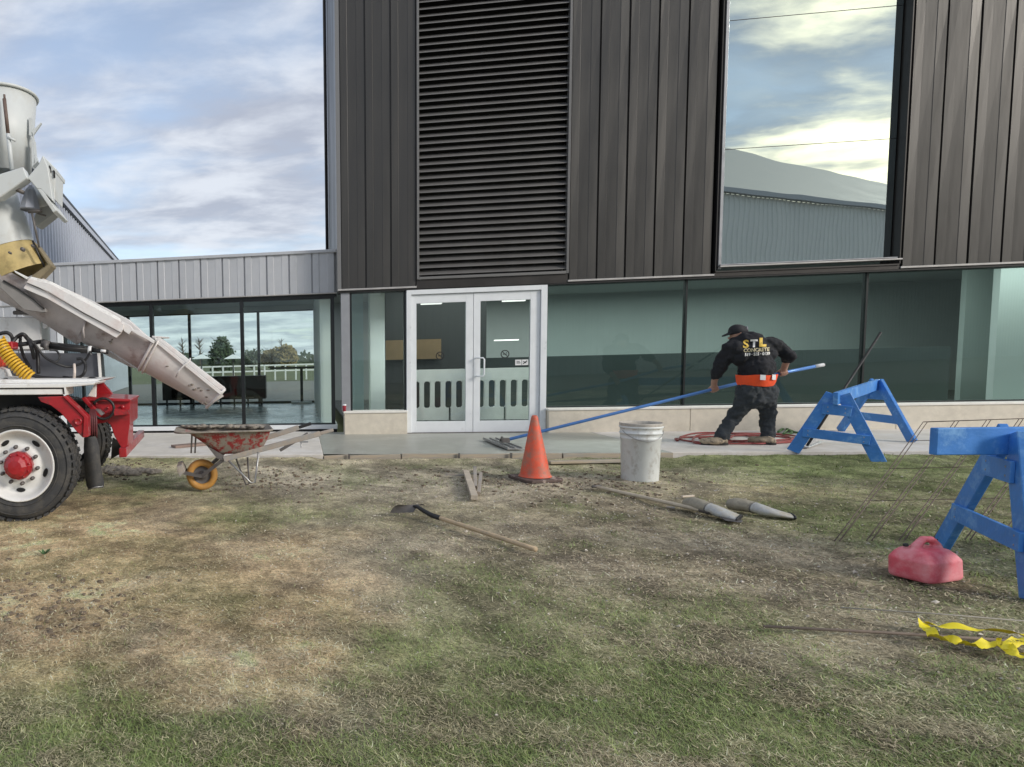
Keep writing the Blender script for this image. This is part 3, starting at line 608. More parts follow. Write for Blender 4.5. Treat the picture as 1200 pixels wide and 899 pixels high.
mb.box((bx1, YB+.01, zs1+.03), (bx1+.07, YB+.05, zs1+.13)); mb.box((bx1, YB+.01, zs0+.12), (bx1+.10, YB+.05, zs0+.22)); mb.box((bx1, YB+.01, bz0+.02), (bx1+.07, YB+.05, bz0+.10))
part('panel', mb, barrierm, br)
for x in (bx0+.35, bx1-.35): part('foot', MB().box((x-.05, YB-.15, .06), (x+.05, YB+.25, .11)), blackr, br)

# ================================================================== LINK CORRIDOR
YC = 11.05; CX0, CX1 = -9.0, X0-.004
ln = thing('link_building', 'low glazed link corridor with a pale grey metal parapet', 'building', ((CX0+CX1)/2, YC+3, 0))
CZ0, CZ1 = 2.43, 3.14
part('wall', MB().box((CX0, YC+.08, CZ0), (CX1, YC+.3, CZ1)), greyclad, ln)
clad(-3.31-.372*16, CX1-.03, CZ0+.02, CZ1-.03, .372, m=greyclad, Y=YC, parent=ln)
part('parapet_cap', MB().box((CX0, YC-.03, CZ1-.03), (CX1+.02, YC+.34, CZ1+.02)), greyclad, ln, .004)
part('flashing', MB().box((CX0, YC-.02, CZ0-.0), (CX1, YC+.08, CZ0+.02)), galv, ln, .003)
part('roof', MB().box((CX0, YC+.3, 2.9), (CX1, 17.2, 3.0)), greyclad, ln)
part('head', MB().box((CX0, YC+.05, CZ0-.05), (CX1, YC+.2, CZ0-.003)), blackal, ln)
ZG = .215; GX0 = -4.22
part('sill', MB().box((GX0, YC+.02, ZG-.075), (CX1-.02, YC+.2, ZG)), alum, ln, .003)
part('sill_gap', MB().box((GX0, YC+.06, ZS-.02), (CX1-.02, YC+.2, ZG-.077)), black, ln)
part('jamb', MB().box((GX0-.10, YC+.0, 0), (GX0, YC+.2, CZ0)), alum, ln, .003)
part('wall', MB().box((CX0, YC+.08, 0), (GX0-.10, YC+.3, CZ0)), greyclad, ln)
clad(GX0-.10-.372*12, GX0-.10, .05, CZ0, .372, m=greyclad, Y=YC, parent=ln)
gw = part('window', MB().box((GX0, YC+.06, ZG), (CX1-.04, YC+.16, ZG+.022)).box((GX0, YC+.06, CZ0-.075), (CX1-.04, YC+.16, CZ0-.05)), blackal, ln)
gm = [GX0, -2.60, -1.0, CX1-.075]
for i, x in enumerate(gm):
    part('mullion', MB().box((x-.03, YC+.04, ZG+.022), (x+.03, YC+.17, CZ0-.075)), blackal, gw)
    if i < 3: part('pane', MB().box((x+.03, YC+.09, ZG+.02), (gm[i+1]-.03, YC+.096, CZ0-.07)), g_cor, gw)
part('interior_floor', MB().box((CX0, YC+.17, .12), (CX1, 17.0, ZG-.01)), tealfloor, ln)
YBK = 16.9; BZ1 = onY(300, 365, YBK).z; BZ0 = onY(379, 469, YBK).z
part('interior_ceiling', MB().box((CX0, YC+.3, 2.74), (CX1-.1, YBK, 2.8)), ceilm, ln)
part('interior_header', MB().box((CX0, YBK-.12, BZ1), (CX1-.1, YBK+.1, 2.74)), ceilm, ln)
part('interior_wall', MB().box((CX1-.28, YC+.3, ZG-.01), (CX1-.1, YBK, 2.74)), intlight, ln)
bw = part('back_window', MB().box((CX0, YBK-.05, BZ0-.06), (CX1-.28, YBK+.06, BZ0)).box((CX0, YBK-.05, BZ1-.03), (CX1-.28, YBK+.06, BZ1)), blackal, ln)
for x in (96, 151, 222.5, 303): X = onY(x, 400, YBK).x; part('mullion', MB().box((X-.035, YBK-.05, BZ0), (X+.035, YBK+.06, BZ1-.03)), blackal, bw)
part('pane', MB().box((CX0, YBK, BZ0), (CX1-.28, YBK+.005, BZ1-.03)), g_back, bw)
# furniture inside the link
sb = thing('sideboard', 'long dark brown sideboard with open niches inside the glazed link', 'sideboard', (onY(250, 470, 16.2).x, 16.2, ZG))
Ys = 16.2; sx0, sx1 = onY(190, 450, Ys).x, onY(311, 450, Ys).x; s0, s1, s2 = onY(250, 467, Ys).z, onY(250, 456, Ys).z, onY(250, 441.5, Ys).z
part('cabinet', MB().box((sx0, Ys, s1), (sx1, Ys+.5, s2)).box((sx0, Ys+.4, s0), (sx1, Ys+.5, s1)).box((sx0, Ys, s0), (sx0+.25, Ys+.4, s1)).box((sx1-.3, Ys, s0), (sx1, Ys+.4, s1)).box(((sx0+sx1)/2+.25, Ys, s0), ((sx0+sx1)/2+.55, Ys+.4, s1)).box((sx0, Ys, s0-.03), (sx1, Ys+.5, s0)), furn, sb)
for k in range(8): x = sx0+.1+(sx1-sx0-.2)*k/7; part('leg', MB().box((x-.02, Ys+.05, ZG-.01), (x+.02, Ys+.09, s0-.03)), blackal, sb)
gr = thing('guard_rail', 'slim black guard rail post on a pale base plate behind the link glass', 'railing', (onY(353, 470, 16.5).x, 16.5, ZG))
Yg = 16.5; gx = onY(353.5, 450, Yg).x
part('rail', MB().box((gx-.8, Yg, onY(353, 432, Yg).z), (gx+.58, Yg+.04, onY(353, 429.6, Yg).z)), blackal, gr); part('post', MB().box((gx-.035, Yg, ZG), (gx+.035, Yg+.05, onY(353, 432, Yg).z)), blackal, gr)
part('base_plate', MB().box((gx-.27, Yg-.05, ZG), (gx+.25, Yg+.1, ZG+.05)), whitem, gr)

# far corrugated gable building on the left
def far_building():
    d1, d2 = 16.5, 31.0; EXT = 6
    A_ = PD(20, 160, d1); B_ = PD(125, 300, d2); Hh = (A_.z+B_.z)/2
    A_ = Vector((A_.x, A_.y, Hh)); B_ = Vector((B_.x, B_.y, Hh)); dr = (B_-A_); L_ = dr.length; dr.normalize(); nrm = Vector((dr.y, -dr.x, 0))
    A_ = A_-dr*3
    t = thing('metal_shed', 'pale blue grey corrugated metal building rising behind the link', 'building', (A_+dr*8-Vector((0, 0, Hh)))+UP*0)
    L_ += EXT; n = 62; p = (L_+3)/n; mb = MB(); prof = []
    for i in range(n):
        s = i*p; prof += [(s, 0), (s+p*.5, 0), (s+p*.55, .10), (s+p*.92, .10)]
    prof.append((n*p, 0)); vs = []
    for z in (0, Hh-.30):
        for s, o_ in prof: q = A_+dr*s+nrm*o_; vs.append((q.x, q.y, z))
    m = len(prof); mb.add(vs, [(i, i+1, m+i+1, m+i) for i in range(m-1)]); part('wall', mb, greycor, t)
    def bar(z0, z1, o0, o1, m_, nm):
        q = [A_+nrm*o0, A_+dr*n*p+nrm*o0, A_+dr*n*p+nrm*o1, A_+nrm*o1]; part(nm, MB().hexa([(v.x, v.y, z0) for v in q], [(v.x, v.y, z1) for v in q]), m_, t)
    bar(Hh-.30, Hh-.26, -.1, .14, blackal, 'gap'); bar(Hh-.26, Hh-.07, -.1, .18, greycor, 'fascia'); bar(Hh-.07, Hh, -.1, .20, blackal, 'gutter')
    q = [A_, A_+dr*n*p, A_+dr*n*p-nrm*8, A_-nrm*8]; part('roof', MB().hexa([(v.x, v.y, Hh-.6) for v in q], [(v.x, v.y, Hh-.46) for v in q]), greycor, t)
far_building()

# barn behind the photographer (seen mirrored in the glass)
def barn():
    Hh = 11.2; A_ = Vector((4, -12, 0)); dr = Vector((.877, -.48, 0)); nb = Vector((-.48, -.877, 0)); L_ = 75
    t = thing('metal_barn', 'large pale metal barn mirrored in the upper window glass', 'building', A_+dr*30)
    n = 150; p = L_/n; prof = []
    for i in range(n): s = i*p; prof += [(s, 0), (s+p*.5, 0), (s+p*.6, .05), (s+p*.9, .05)]
    prof.append((L_, 0)); m = len(prof); vs = []
    for z in (0, Hh):
        for s, o_ in prof: q = A_+dr*s-nb*o_; vs.append((q.x, q.y, z))
    part('wall', MB().add(vs, [(i, i+1, m+i+1, m+i) for i in range(m-1)]), barnw, t)
    part('gutter', MB().hexa([A_-nb*.05+UP*Hh, A_-nb*.4+UP*Hh, A_-nb*.4+UP*(Hh+.3), A_-nb*.05+UP*(Hh+.3)], [A_+dr*L_-nb*.05+UP*Hh, A_+dr*L_-nb*.4+UP*Hh, A_+dr*L_-nb*.4+UP*(Hh+.3), A_+dr*L_-nb*.05+UP*(Hh+.3)]), alumgrey, t)
    q = [A_+UP*Hh, A_+dr*L_+UP*Hh, A_+dr*L_+nb*30+UP*(Hh+5.5), A_+dr*45+nb*30+UP*(Hh+5.5), A_+dr*22+UP*(Hh+.05)]
    part('roof', MB().add([A_+UP*(Hh+.02), A_+dr*L_+UP*(Hh+.02), A_+dr*L_+nb*30+UP*(Hh+17), A_+dr*52+nb*30+UP*(Hh+17), A_+nb*6+dr*20+UP*(Hh+.3)], [(0, 1, 2, 3), (0, 3, 4)]), roofm, t)
    r0, r1 = A_+dr*22+nb*6+UP*(Hh+.4), A_+dr*52+nb*30+UP*(Hh+17.1)
    part('hip_trim', MB().tube([r0, r1], .25, 6), alumgrey, t)
barn()

# ------------------------------------------------------------------ beyond the link: fence, trees, parasols
def tree(name, label, x, ybase, ytop, wpx, d, m, n=900, kind='round', group=None, leaf=.3):
    b = PD(x, 424, d); b.z = 0; ht = PD(x, ytop, d).z; w_ = wpx/F*d/2
    t = thing(name, label, 'tree', b, group); tr = MB(); tr.tube([b, b+Vector((.1, 0, ht*.5)), b+Vector((0, 0, ht*.92))], [ht*.03, ht*.02, ht*.006], 6)
    for k in range(9 if kind != 'bare' else 26):
        z = ht*random.uniform(.3, .85); a = random.uniform(0, 6.28); l = w_*random.uniform(.5, 1); s = b+UP*z; tr.tube([s, s+Vector((math.cos(a)*l*.5, math.sin(a)*l*.5, l*.5)), s+Vector((math.cos(a)*l, math.sin(a)*l, l*.9))], [ht*.010, ht*.007, ht*.003], 4)
    part('trunk', tr, bark, t)
    if kind == 'bare': return
    mb = MB(); cl = [(Vector((random.gauss(0, .45)*w_, random.gauss(0, .45)*w_, ht*random.uniform(.3, .9))), random.uniform(.18, .38)*w_) for _ in range(26)]
    for k in range(n):
        if kind == 'conifer':
            tt = random.random()**.7; z = ht*(.10+.90*(1-tt)); rad = w_*(.30+.75*math.sin(min(1, tt*1.15)*2.2))*(.55+.45*math.sin(z/ht*40)**2)*random.uniform(.5, 1); a = random.uniform(0, 6.28); p = b+Vector((math.cos(a)*rad, math.sin(a)*rad, z))
        else:
            u = Vector((random.gauss(0, 1), random.gauss(0, 1), random.gauss(0, 1))).normalized(); rr = random.random()**.4; c, r_ = random.choice(cl)
            p = b+(Vector((u.x*w_*rr, u.y*w_*rr, ht*.52+u.z*ht*.44*rr)) if k % 2 else c+u*r_)
        e1 = Vector((random.gauss(0, 1), random.gauss(0, 1), random.gauss(0, 1))).normalized()*leaf*random.uniform(.5, 1); e2 = e1.orthogonal().normalized()*leaf*.5
        mb.add([p-e1, p+e2, p+e1, p-e2], [(0, 1, 2, 3)])
    part('crown', mb, m, t)
tree('pine_tree', 'layered dark evergreen beside the pale parasols, seen through the link', 260, 424, 395, 34, 70, leafg, 2200, 'conifer', leaf=.26)
tree('autumn_tree', 'rounded golden brown tree, left of the two beyond the white rail', 317, 424, 409, 22, 90, leafa, 1300, leaf=.35)
tree('autumn_tree', 'rounded olive brown tree, largest of those beyond the white rail', 335, 424, 405, 27, 88, leafa, 1600, leaf=.35)
tree('bare_tree', 'leafless slender tree behind the rounded olive brown tree', 330, 424, 394, 14, 100, leafa, 0, 'bare')
tree('bare_tree', 'leafless young tree left of the first back mullion of the link', 214, 424, 393, 14, 60, leafa, 0, 'bare')
tree('bare_tree', 'leafless young tree right of the first back mullion of the link', 234, 424, 393, 14, 60, leafa, 0, 'bare')
tree('russet_tree', 'dusky russet shrub-like tree glimpsed under the raised chute', 132, 426, 392, 34, 45, leafr, 1500, leaf=.22)
tree('distant_tree', 'grey green bushy tree between the parasol and the golden tree', 295, 424, 410, 24, 95, leafd, 900, leaf=.3)
mb = MB()
for k in range(5000):
    x = random.uniform(-110, 120); h = 2.2+1.3*math.sin(x*.31)+1.2*math.sin(x*.83+1); p = Vector((x, 200+random.uniform(0, 6), random.random()*h)); e1 = Vector((random.gauss(0, 1), 0, random.gauss(0, 1))).normalized()*.6; mb.add([p-e1, p+e1.cross(Vector((0, 1, 0)))*.6, p+e1, p-e1.cross(Vector((0, 1, 0)))*.6], [(0, 1, 2, 3)])
solo('treeline', mb, leafd, 'low far off line of woodland on the horizon', 'woodland', kind='stuff')
fn = thing('rail_fence', 'white paddock rail fence beyond the glazed link', 'fence', (-4, 44, 0)); dF = 42.
fa, fbp = PD(225, 441, dF), PD(420, 441, dF); fdir = (fbp-fa).normalized()
for k in range(17):
    p = fa+fdir*(k*(fbp-fa).length/16); part('post', MB().box((p.x-.05, p.y-.05, 0), (p.x+.05, p.y+.05, 1.02)), whitem, fn)
for z in (.98, .62): a = Vector((fa.x, fa.y, z)); b = Vector((fbp.x, fbp.y, z)); part('rail', MB().board(a, b, UP, .09, .04), whitem, fn)
for x, lab in ((236, 'pale square parasol left of the evergreen beyond the link'), (273, 'pale square parasol right of the evergreen beyond the link')):
    d = 38; top = PD(x, 415, d); pr = thing('parasol', lab, 'parasol', (top.x, top.y, 0)); r_ = 10/F*d
    part('canopy', MB().add([top, top+Vector((-r_, -r_, -.28)), top+Vector((r_, -r_, -.28)), top+Vector((r_, r_, -.28)), top+Vector((-r_, r_, -.28)), top+Vector((0, 0, -.05))], [(0, 1, 2), (0, 2, 3), (0, 3, 4), (0, 4, 1), (5, 2, 1), (5, 3, 2), (5, 4, 3), (5, 1, 4)]), whitem, pr)
    part('pole', MB().tube([(top.x, top.y, 0), top], .04, 6), blackal, pr)

# ================================================================== MIXER TRUCK
def truck():
    base = PD(21, 608, 5.6); base.z = 0
    T = thing('concrete_mixer_truck', 'rear of a white and red concrete mixer truck with its chute swung out', 'truck', base)
    def wheel(cx_, cy2, d, rpx, far=False):
        c = PD(cx_, cy2, d); Rr = rpx/F*d; c.z = Rr-.015; W = .27; s = Rr/.5
        ty = MB()
        prof = [(.30, .02), (.34, 0), (.40, -.012), (.45, .0), (.478, .02), (.494, .045), (.494, .225), (.478, .25), (.45, .27), (.34, .27), (.30, .25)]
        ty.lathe(c, FH, [(r*s, t) for r, t in prof], 64, True, ref=RH)
        for rr in (.352, .435): ty.lathe(c, FH, [(rr*s, -.013), ((rr+.004)*s, -.019), ((rr+.010)*s, -.012)], 64, True, ref=RH)
        for k in range(46):
            a = 2*math.pi*k/46; u = RH*math.cos(a)+UP*math.sin(a); w_ = -RH*math.sin(a)+UP*math.cos(a)
            for t0, t1, off in ((-.002, .062, 0), (.08, .135, .5), (.15, .205, 0), (.215, .272, .5)):
                aa = a+off*2*math.pi/46; u2 = RH*math.cos(aa)+UP*math.sin(aa); w2 = -RH*math.sin(aa)+UP*math.cos(aa); b = c+u2*.487*s
                ty.hexa([b-w2*.023*s+FH*t0, b+w2*.021*s+FH*t0, b+w2*.021*s+FH*t1, b-w2*.023*s+FH*t1], [v+u2*.021*s for v in (b-w2*.020*s+FH*t0, b+w2*.019*s+FH*t0, b+w2*.019*s+FH*t1, b-w2*.020*s+FH*t1)])
        wh = part('wheel', ty, rubber, T)
        if far: return wh
        rm = MB(); rm.lathe(c, FH, [(.315*s, .0), (.325*s, -.008), (.318*s, -.014), (.305*s, -.006), (.292*s, .03), (.275*s, .07), (.262*s, .09), (.235*s, .095), (.20*s, .085), (.17*s, .055), (.12*s, .055), (.0, .055)], 56, True, ref=RH)
        part('rim', rm, whitep, wh)
        hub = MB(); hub.lathe(c, FH, [(.128*s, .055), (.128*s, .0), (.120*s, -.02), (.10*s, -.03), (.095*s, -.075), (.06*s, -.10), (.0, -.105)], 12, False, ref=RH)
        for k in range(10): a = k*.628+.2; p = c+(RH*math.cos(a)+UP*math.sin(a))*.107*s; hub.tube([p+FH*.0, p-FH*.035], .009, 6)
        part('hub', hub, redp, wh)
        nt = MB()
        for k in range(10): a = k*.628+.45; p = c+(RH*math.cos(a)+UP*math.sin(a))*.165*s; nt.tube([p+FH*.06, p+FH*.01], .017*s, 6)
        part('wheel_nuts', nt, dirtys, wh)
        ho = MB()
        for k in range(5): a = k*1.2566+.9; p = c+(RH*math.cos(a)+UP*math.sin(a))*.232*s; u = -RH*math.sin(a)+UP*math.cos(a); v = RH*math.cos(a)+UP*math.sin(a); ho.add([p+FH*.083+u*.042*s*math.cos(q)+v*.020*s*math.sin(q) for q in np.linspace(0, 6.28, 13)[:-1]], [tuple(range(12))])
        part('hand_hole', ho, black, wh)
        return wh
    wheel(21, 545, 5.55, 67); wheel(21, 545, 5.85, 63.5, True)
    wheel(77, 520, 7.35, 50, True); wheel(75, 520, 7.65, 48, True)
    # chassis rail and axle
    mb = MB(); pprism(mb, [(-150, 470), (100, 470), (100, 487), (-150, 487)], 6.25, 6.33); pprism(mb, [(-150, 468), (95, 468), (95, 480), (-150, 480)], 7.1, 7.18); mb.tube([PD(21, 545, 6.0), PD(77, 520, 7.4)], .12, 12); part('chassis', mb, blackr, T)
    mb = MB(); pprism(mb, [(-150, 458), (70, 460), (98, 492), (100, 512), (60, 470), (-150, 470)], 6.15, 6.2); part('inner_fender', mb, blackr, T)
    # white deck and fender
    mb = MB(); pprism(mb, [(-140, 451), (74, 449.5), (112, 448), (119, 444.5), (-140, 446)], 5.95, 6.9); part('deck', mb, whitep, T, .006)
    mb = MB(); pprism(mb, [(-150, 451.5), (74, 449.5), (112, 448), (110, 451), (74, 454.5), (-150, 456)], 5.62, 6.2); part('deck_edge', mb, whitep, T, .005)
    mb = MB(); pprism(mb, [(-150, 457.5), (73, 456), (74, 462.5), (-150, 464)], 5.64, 6.1); part('fender', mb, whitep, T, .005)
    mb = MB(); pprism(mb, [(75, 454), (77, 454), (78, 463), (76, 463)], 5.62, 5.9); part('bracket', mb, whitep, T)
    # red fender brace
    mb = MB(); pprism(mb, [(44, 465.5), (73, 464.5), (98, 489), (97, 513), (89, 505), (80, 494), (71, 484), (60, 475.5), (48, 471)], 5.62, 5.68); part('fender_brace', mb, redp, T, .004)
    mb = MB(); pprism(mb, [(73, 464.5), (77, 464), (103, 488.5), (103.5, 512), (97, 513), (98, 489)], 5.60, 5.72); part('fender_flange', mb, redp, T, .004)
    c = PD(91.5, 494, 5.60); part('reflector', MB().lathe(c, FH, [(.034, .02), (.034, -.006), (.026, -.012), (.022, -.004), (.0, -.004)], 20), redp, T)
    # hanging hoses / cables bundle + mudflap
    mb = MB()
    for k in range(5): mb.tube([PD(106+k*1.3, 480, 5.9), PD(104+k*2.2, 492, 5.85), PD(103.5+k*2.4, 505, 5.85), PD(101+k*3, 514, 5.9)], .010, 6)
    part('cable_bundle', mb, mat('red_brown_cable', (.12, .03, .035), .6), T)
    mb = MB(); fr = [(100, 513, 0), (108, 511.5, -.03), (113, 512, .02)]; rows = [(513, 98.5, 112.5), (525, 98, 116), (540, 98.5, 117), (555, 99.5, 119), (568, 101, 122), (573, 103, 121)]
    vs = []; 
    for y, a, b in rows:
        for k in range(7): u = k/6; vs.append(PD(a+(b-a)*u, y-(1.5*u), 5.88-.05*math.sin(u*math.pi)+.03*math.sin(y*.08)))
    fs = [(j*7+k, j*7+k+1, (j+1)*7+k+1, (j+1)*7+k) for j in range(len(rows)-1) for k in range(6)]
    q = MB().add(vs, fs, True); q.add([v+FH*.02 for v in vs], [f[::-1] for f in fs], True); part('mudflap', q, rubber, T)
    part('mudflap_trim', MB().tube([PD(103, 574, 5.84), PD(112, 571, 5.82), PD(121, 570, 5.85)], .006, 6), steel, T)
    mb = MB(); pprism(mb, [(132, 513), (137, 516), (144, 528), (143, 531), (130, 538), (131, 520)], 6.9, 6.93); part('mudflap', mb, blackr, T)
    # rear crossmember block
    mb = MB(); pprism(mb, [(103, 466), (152, 468.5), (152, 497), (150, 512), (149, 523), (143, 526), (134, 511), (130, 499), (126, 495), (112, 497), (108, 484)], 6.05, 6.11); part('rear_plate', mb, redp, T, .004)
    mb = MB(); pprism(mb, [(101, 465), (153, 468), (153, 471), (101, 470)], 6.0, 6.75); part('rear_top', mb, redp, T, .006)
    mb = MB(); pprism(mb, [(148, 470), (152.5, 470), (152.5, 497), (149, 500)], 6.1, 6.75); part('rear_side', mb, redp, T, .004)
    mb = MB(); pprism(mb, [(149, 497), (150.5, 497), (150.5, 524), (148.5, 524)], 6.11, 6.5); part('rear_gusset', mb, redp, T, .004)
    mb = MB(); pprism(mb, [(111, 450), (118, 446), (133, 463), (134, 468), (113, 468)], 6.7, 6.78); part('rear_brace', mb, redp, T, .004)
    mb = MB(); pprism(mb, [(103, 464), (111, 450), (112.5, 449), (112, 466)], 6.05, 6.1); part('gusset', mb, whitep, T, .003)
    mb = MB(); pprism(mb, [(95, 467), (99, 465), (119, 487), (116, 491)], 5.95, 6.02); part('brace_bar', mb, redp, T, .004)
    mb = MB(); pprism(mb, [(133, 479), (150, 481), (151, 485.5), (134, 487)], 5.92, 6.05); mb.lathe(PD(144, 477, 6.04), FH, [(.022, 0), (.022, -.03), (.0, -.035)], 8); mb.lathe(PD(127, 478, 6.04), FH, [(.012, 0), (.012, -.02), (.0, -.02)], 8); mb.lathe(PD(128, 484, 6.04), FH, [(.012, 0), (.012, -.02), (.0, -.02)], 8); mb.lathe(PD(113, 473, 6.04), FH, [(.012, 0), (.012, -.02), (.0, -.02)], 8); part('bolts', mb, redp, T)
    mb = MB(); pprism(mb, [(110, 479), (116, 480), (122, 485), (119, 487), (112, 484)], 5.95, 6.03); part('valve', mb, steel, T)
    mb = MB(); mb.tube([PD(121+12.5*math.cos(a), 479+12*math.sin(a), 5.93) for a in np.linspace(-2.7, 2.9, 22)], .013, 8); part('brake_hose', mb, blackr, T)
    a0, b0 = PD(143.5, 525.5, 5.95), PD(165.5, 507, 7.55); b0.z = a0.z; e = (b0-a0).normalized(); 
    mb = MB(); o1 = RH*.035; o2 = UP*.085; mb.hexa([a0-o1, a0+o1, a0+o1-o2, a0-o1-o2], [b0-o1, b0+o1, b0+o1-o2, b0-o1-o2]); part('rear_bumper', mb, redp, T, .006)
    # boxes on deck
    mb = MB(); pprism(mb, [(-80, 413), (115, 414), (117, 440), (118, 446), (-80, 448)], 6.85, 7.2); part('grey_tank', mb, greybox, T, .01)
    mb = MB(); pprism(mb, [(113.6, 413), (116.6, 413), (118.6, 446), (116, 446)], 6.80, 6.86); part('tank_edge', mb, whitep, T, .003)
    mb = MB(); pprism(mb, [(-90, 371), (47.5, 371.5), (49, 410), (-90, 412)], 6.9, 7.3); part('white_box', mb, whitep, T, .012)
    mb = MB(); pprism(mb, [(50, 372), (57, 371), (56, 382), (52, 385.5), (50, 384)], 6.85, 6.95); part('lug', mb, whitep, T, .004)
    mb = MB(); mb.tube([PD(16, 366.5, 6.9), PD(56, 367, 6.85)], .022, 8); mb.tube([PD(20, 361, 6.9), PD(22.5, 366, 6.9)], .02, 6); mb.tube([PD(55, 362.5, 6.84), PD(55.5, 373, 6.84)], .02, 6); part('swing_latch', mb, dirtys, T)
    mb = MB(); pprism(mb, [(25, 366.8), (50, 368.5), (50, 371), (27, 370)], 6.88, 7.0); part('latch_plate', mb, chutem, T)
    # hydraulic cylinder
    p = [PD(50, 401, 6.6), PD(58, 404, 6.6)]; q = [PD(58, 405, 6.6), PD(108, 410.5, 6.65)]
    cyl = part('hydraulic_cylinder', MB().tube(q, .038, 16), blackr, T); part('rod', MB().tube([PD(108, 410.5, 6.65), PD(127, 412.5, 6.66)], .024, 10), blackr, cyl); part('clamp', MB().tube([PD(103.5, 410, 6.65), PD(107.5, 410.4, 6.65)], .043, 16), whitem, cyl); part('clevis', MB().tube([PD(49, 402, 6.6), PD(58, 405, 6.6)], .045, 10).tube([PD(54, 401, 6.55), PD(54.5, 410, 6.55)], .028, 8), dirtys, cyl)
    part('clevis', MB().tube([PD(118, 411, 6.62), PD(124, 411.6, 6.62)], .015, 8), whitem, cyl)
    def hose(l, r, d, m=blackr, nm='hydraulic_hose'):
        P_ = [PD(x, y, d+random.uniform(-.04, .04)) for x, y in l]; out = []
        for i in range(len(P_)-1):
            p0, p1, p2, p3 = P_[max(i-1, 0)], P_[i], P_[i+1], P_[min(i+2, len(P_)-1)]
            for k in range(6): t = k/6; out.append(.5*((2*p1)+(-p0+p2)*t+(2*p0-5*p1+4*p2-p3)*t*t+(-p0+3*p1-3*p2+p3)*t**3))
        out.append(P_[-1]); part(nm, MB().tube(out, r, 8), m, T)
    hose([(14, 402), (20, 395), (27, 392), (33, 398), (37, 408), (40, 420)], .021, 6.55); hose([(10, 411), (18, 424), (28, 434), (42, 441), (60, 443.5), (85, 444)], .019, 6.5)
    hose([(24, 393), (24, 404), (28, 418), (36, 432)], .017, 6.6); hose([(40, 402), (52, 418), (66, 426), (82, 430), (98, 424), (106, 412)], .013, 6.5); hose([(58, 410), (66, 411), (70, 418), (66, 424), (58, 422)], .011, 6.5)
    hose([(90, 421), (96, 421), (100, 428), (99, 436), (95, 441), (84, 443), (74, 442)], .016, 6.5); hose([(30, 395), (40, 404), (44, 416), (45, 438)], .021, 6.6); hose([(-20, 398), (0, 400), (14, 404), (30, 403), (44, 401), (52, 400)], .022, 6.6)
    hose([(87, 427), (87.5, 436), (86.5, 446)], .014, 6.4, mat('white_stick', (.6, .52, .46), .6), 'marker_rod'); hose([(0, 446), (14, 443), (22, 444)], .012, 6.3); hose([(60, 402), (70, 403.5), (86, 406), (100, 407)], .010, 6.5)
    hose([(118, 447), (108, 443), (100, 446)], .013, 6.3); hose([(15, 405), (14, 395), (8, 390), (-4, 392)], .02, 6.6)
    mb = MB(); pprism(mb, [(7, 401), (14, 400), (15, 409), (8, 410)], 6.3, 6.5); part('glad_hand', mb, redp, T, .01)
    mb = MB(); pprism(mb, [(8, 441), (24, 443), (24, 448), (4, 448)], 6.3, 6.5); pprism(mb, [(-10, 428), (4, 433), (10, 447), (-10, 448)], 6.3, 6.5); part('white_step', mb, whitep, T, .006)
    mb = MB(); pprism(mb, [(-8, 408), (5, 413), (4, 428), (-8, 434)], 6.4, 6.6); part('tail_lamp', mb, mat('lamp_red', (.55, .05, .02), .35), T, .01)
    # yellow coiled air hose
    path = []; n = 15*12
    a, b, c2 = PD(-2, 398, 6.25), PD(10, 424, 6.2), PD(36, 443, 6.15)
    for i in range(n+1):
        t = i/n; p = a*(1-t)**2+b*2*t*(1-t)+c2*t*t; tg = ((b-a)*(1-t)+(c2-b)*t).normalized(); u = tg.cross(FH).normalized(); ph = i/12*2*math.pi; path.append(p+(u*math.cos(ph)+FH*math.sin(ph))*.060)
    part('coiled_air_hose', MB().tube(path, .0125, 6), yelhose, T)
    # chute -------------------------------------------------------------
    dC = 6.9
    def trough(l, m, th=.012, nm='chute', lip=None, seg=14, open_=math.pi):
        # l: list of (x_top, y_top, x_bot, y_bot, half width)
        rings = []
        for xt, yt, xb, yb, hw in l:
            t_, b_ = PD(xt, yt, dC), PD(xb, yb, dC); dv = b_-t_; ring = []
            for k in range(seg+1):
                a = math.pi*k/seg; ring.append(t_+dv*math.sin(a)-FH*math.cos(a)*hw)
            rings.append(ring)
        mb = MB(); vs = [v for r_ in rings for v in r_]; s = seg+1
        mb.add(vs, [(j*s+k, j*s+k+1, (j+1)*s+k+1, (j+1)*s+k) for j in range(len(rings)-1) for k in range(seg)], True)
        c_ = [sum(r_, Vector())/s for r_ in rings]
        vs2 = [v+(c_[j]-v)*.05 for j, r_ in enumerate(rings) for v in r_]; mb.add(vs2, [(j*s+k, (j+1)*s+k, (j+1)*s+k+1, j*s+k+1) for j in range(len(rings)-1) for k in range(seg)], True)
        return mb, rings
    def strip_(l0, l1, d0, d1, m, nm, bevel=.004):
        mb = MB(); pprism(mb, l0+l1[::-1], d0, d1); return part(nm, mb, m, T, bevel)
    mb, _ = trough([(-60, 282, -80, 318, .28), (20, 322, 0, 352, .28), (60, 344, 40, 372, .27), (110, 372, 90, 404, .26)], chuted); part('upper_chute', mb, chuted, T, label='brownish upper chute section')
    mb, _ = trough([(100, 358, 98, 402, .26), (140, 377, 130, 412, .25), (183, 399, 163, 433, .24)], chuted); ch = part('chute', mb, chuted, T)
    mb, _ = trough([(100, 376, 99, 386, .33), (102, 376, 101, 390, .34)], chuted)
    mb, rg = trough([(181, 398, 163, 434, .245), (186, 402, 170, 437, .24), (262, 463, 242, 476, .205)], chutem); lc = part('end_chute', mb, chutem, T, label='pale grey end section of the chute')
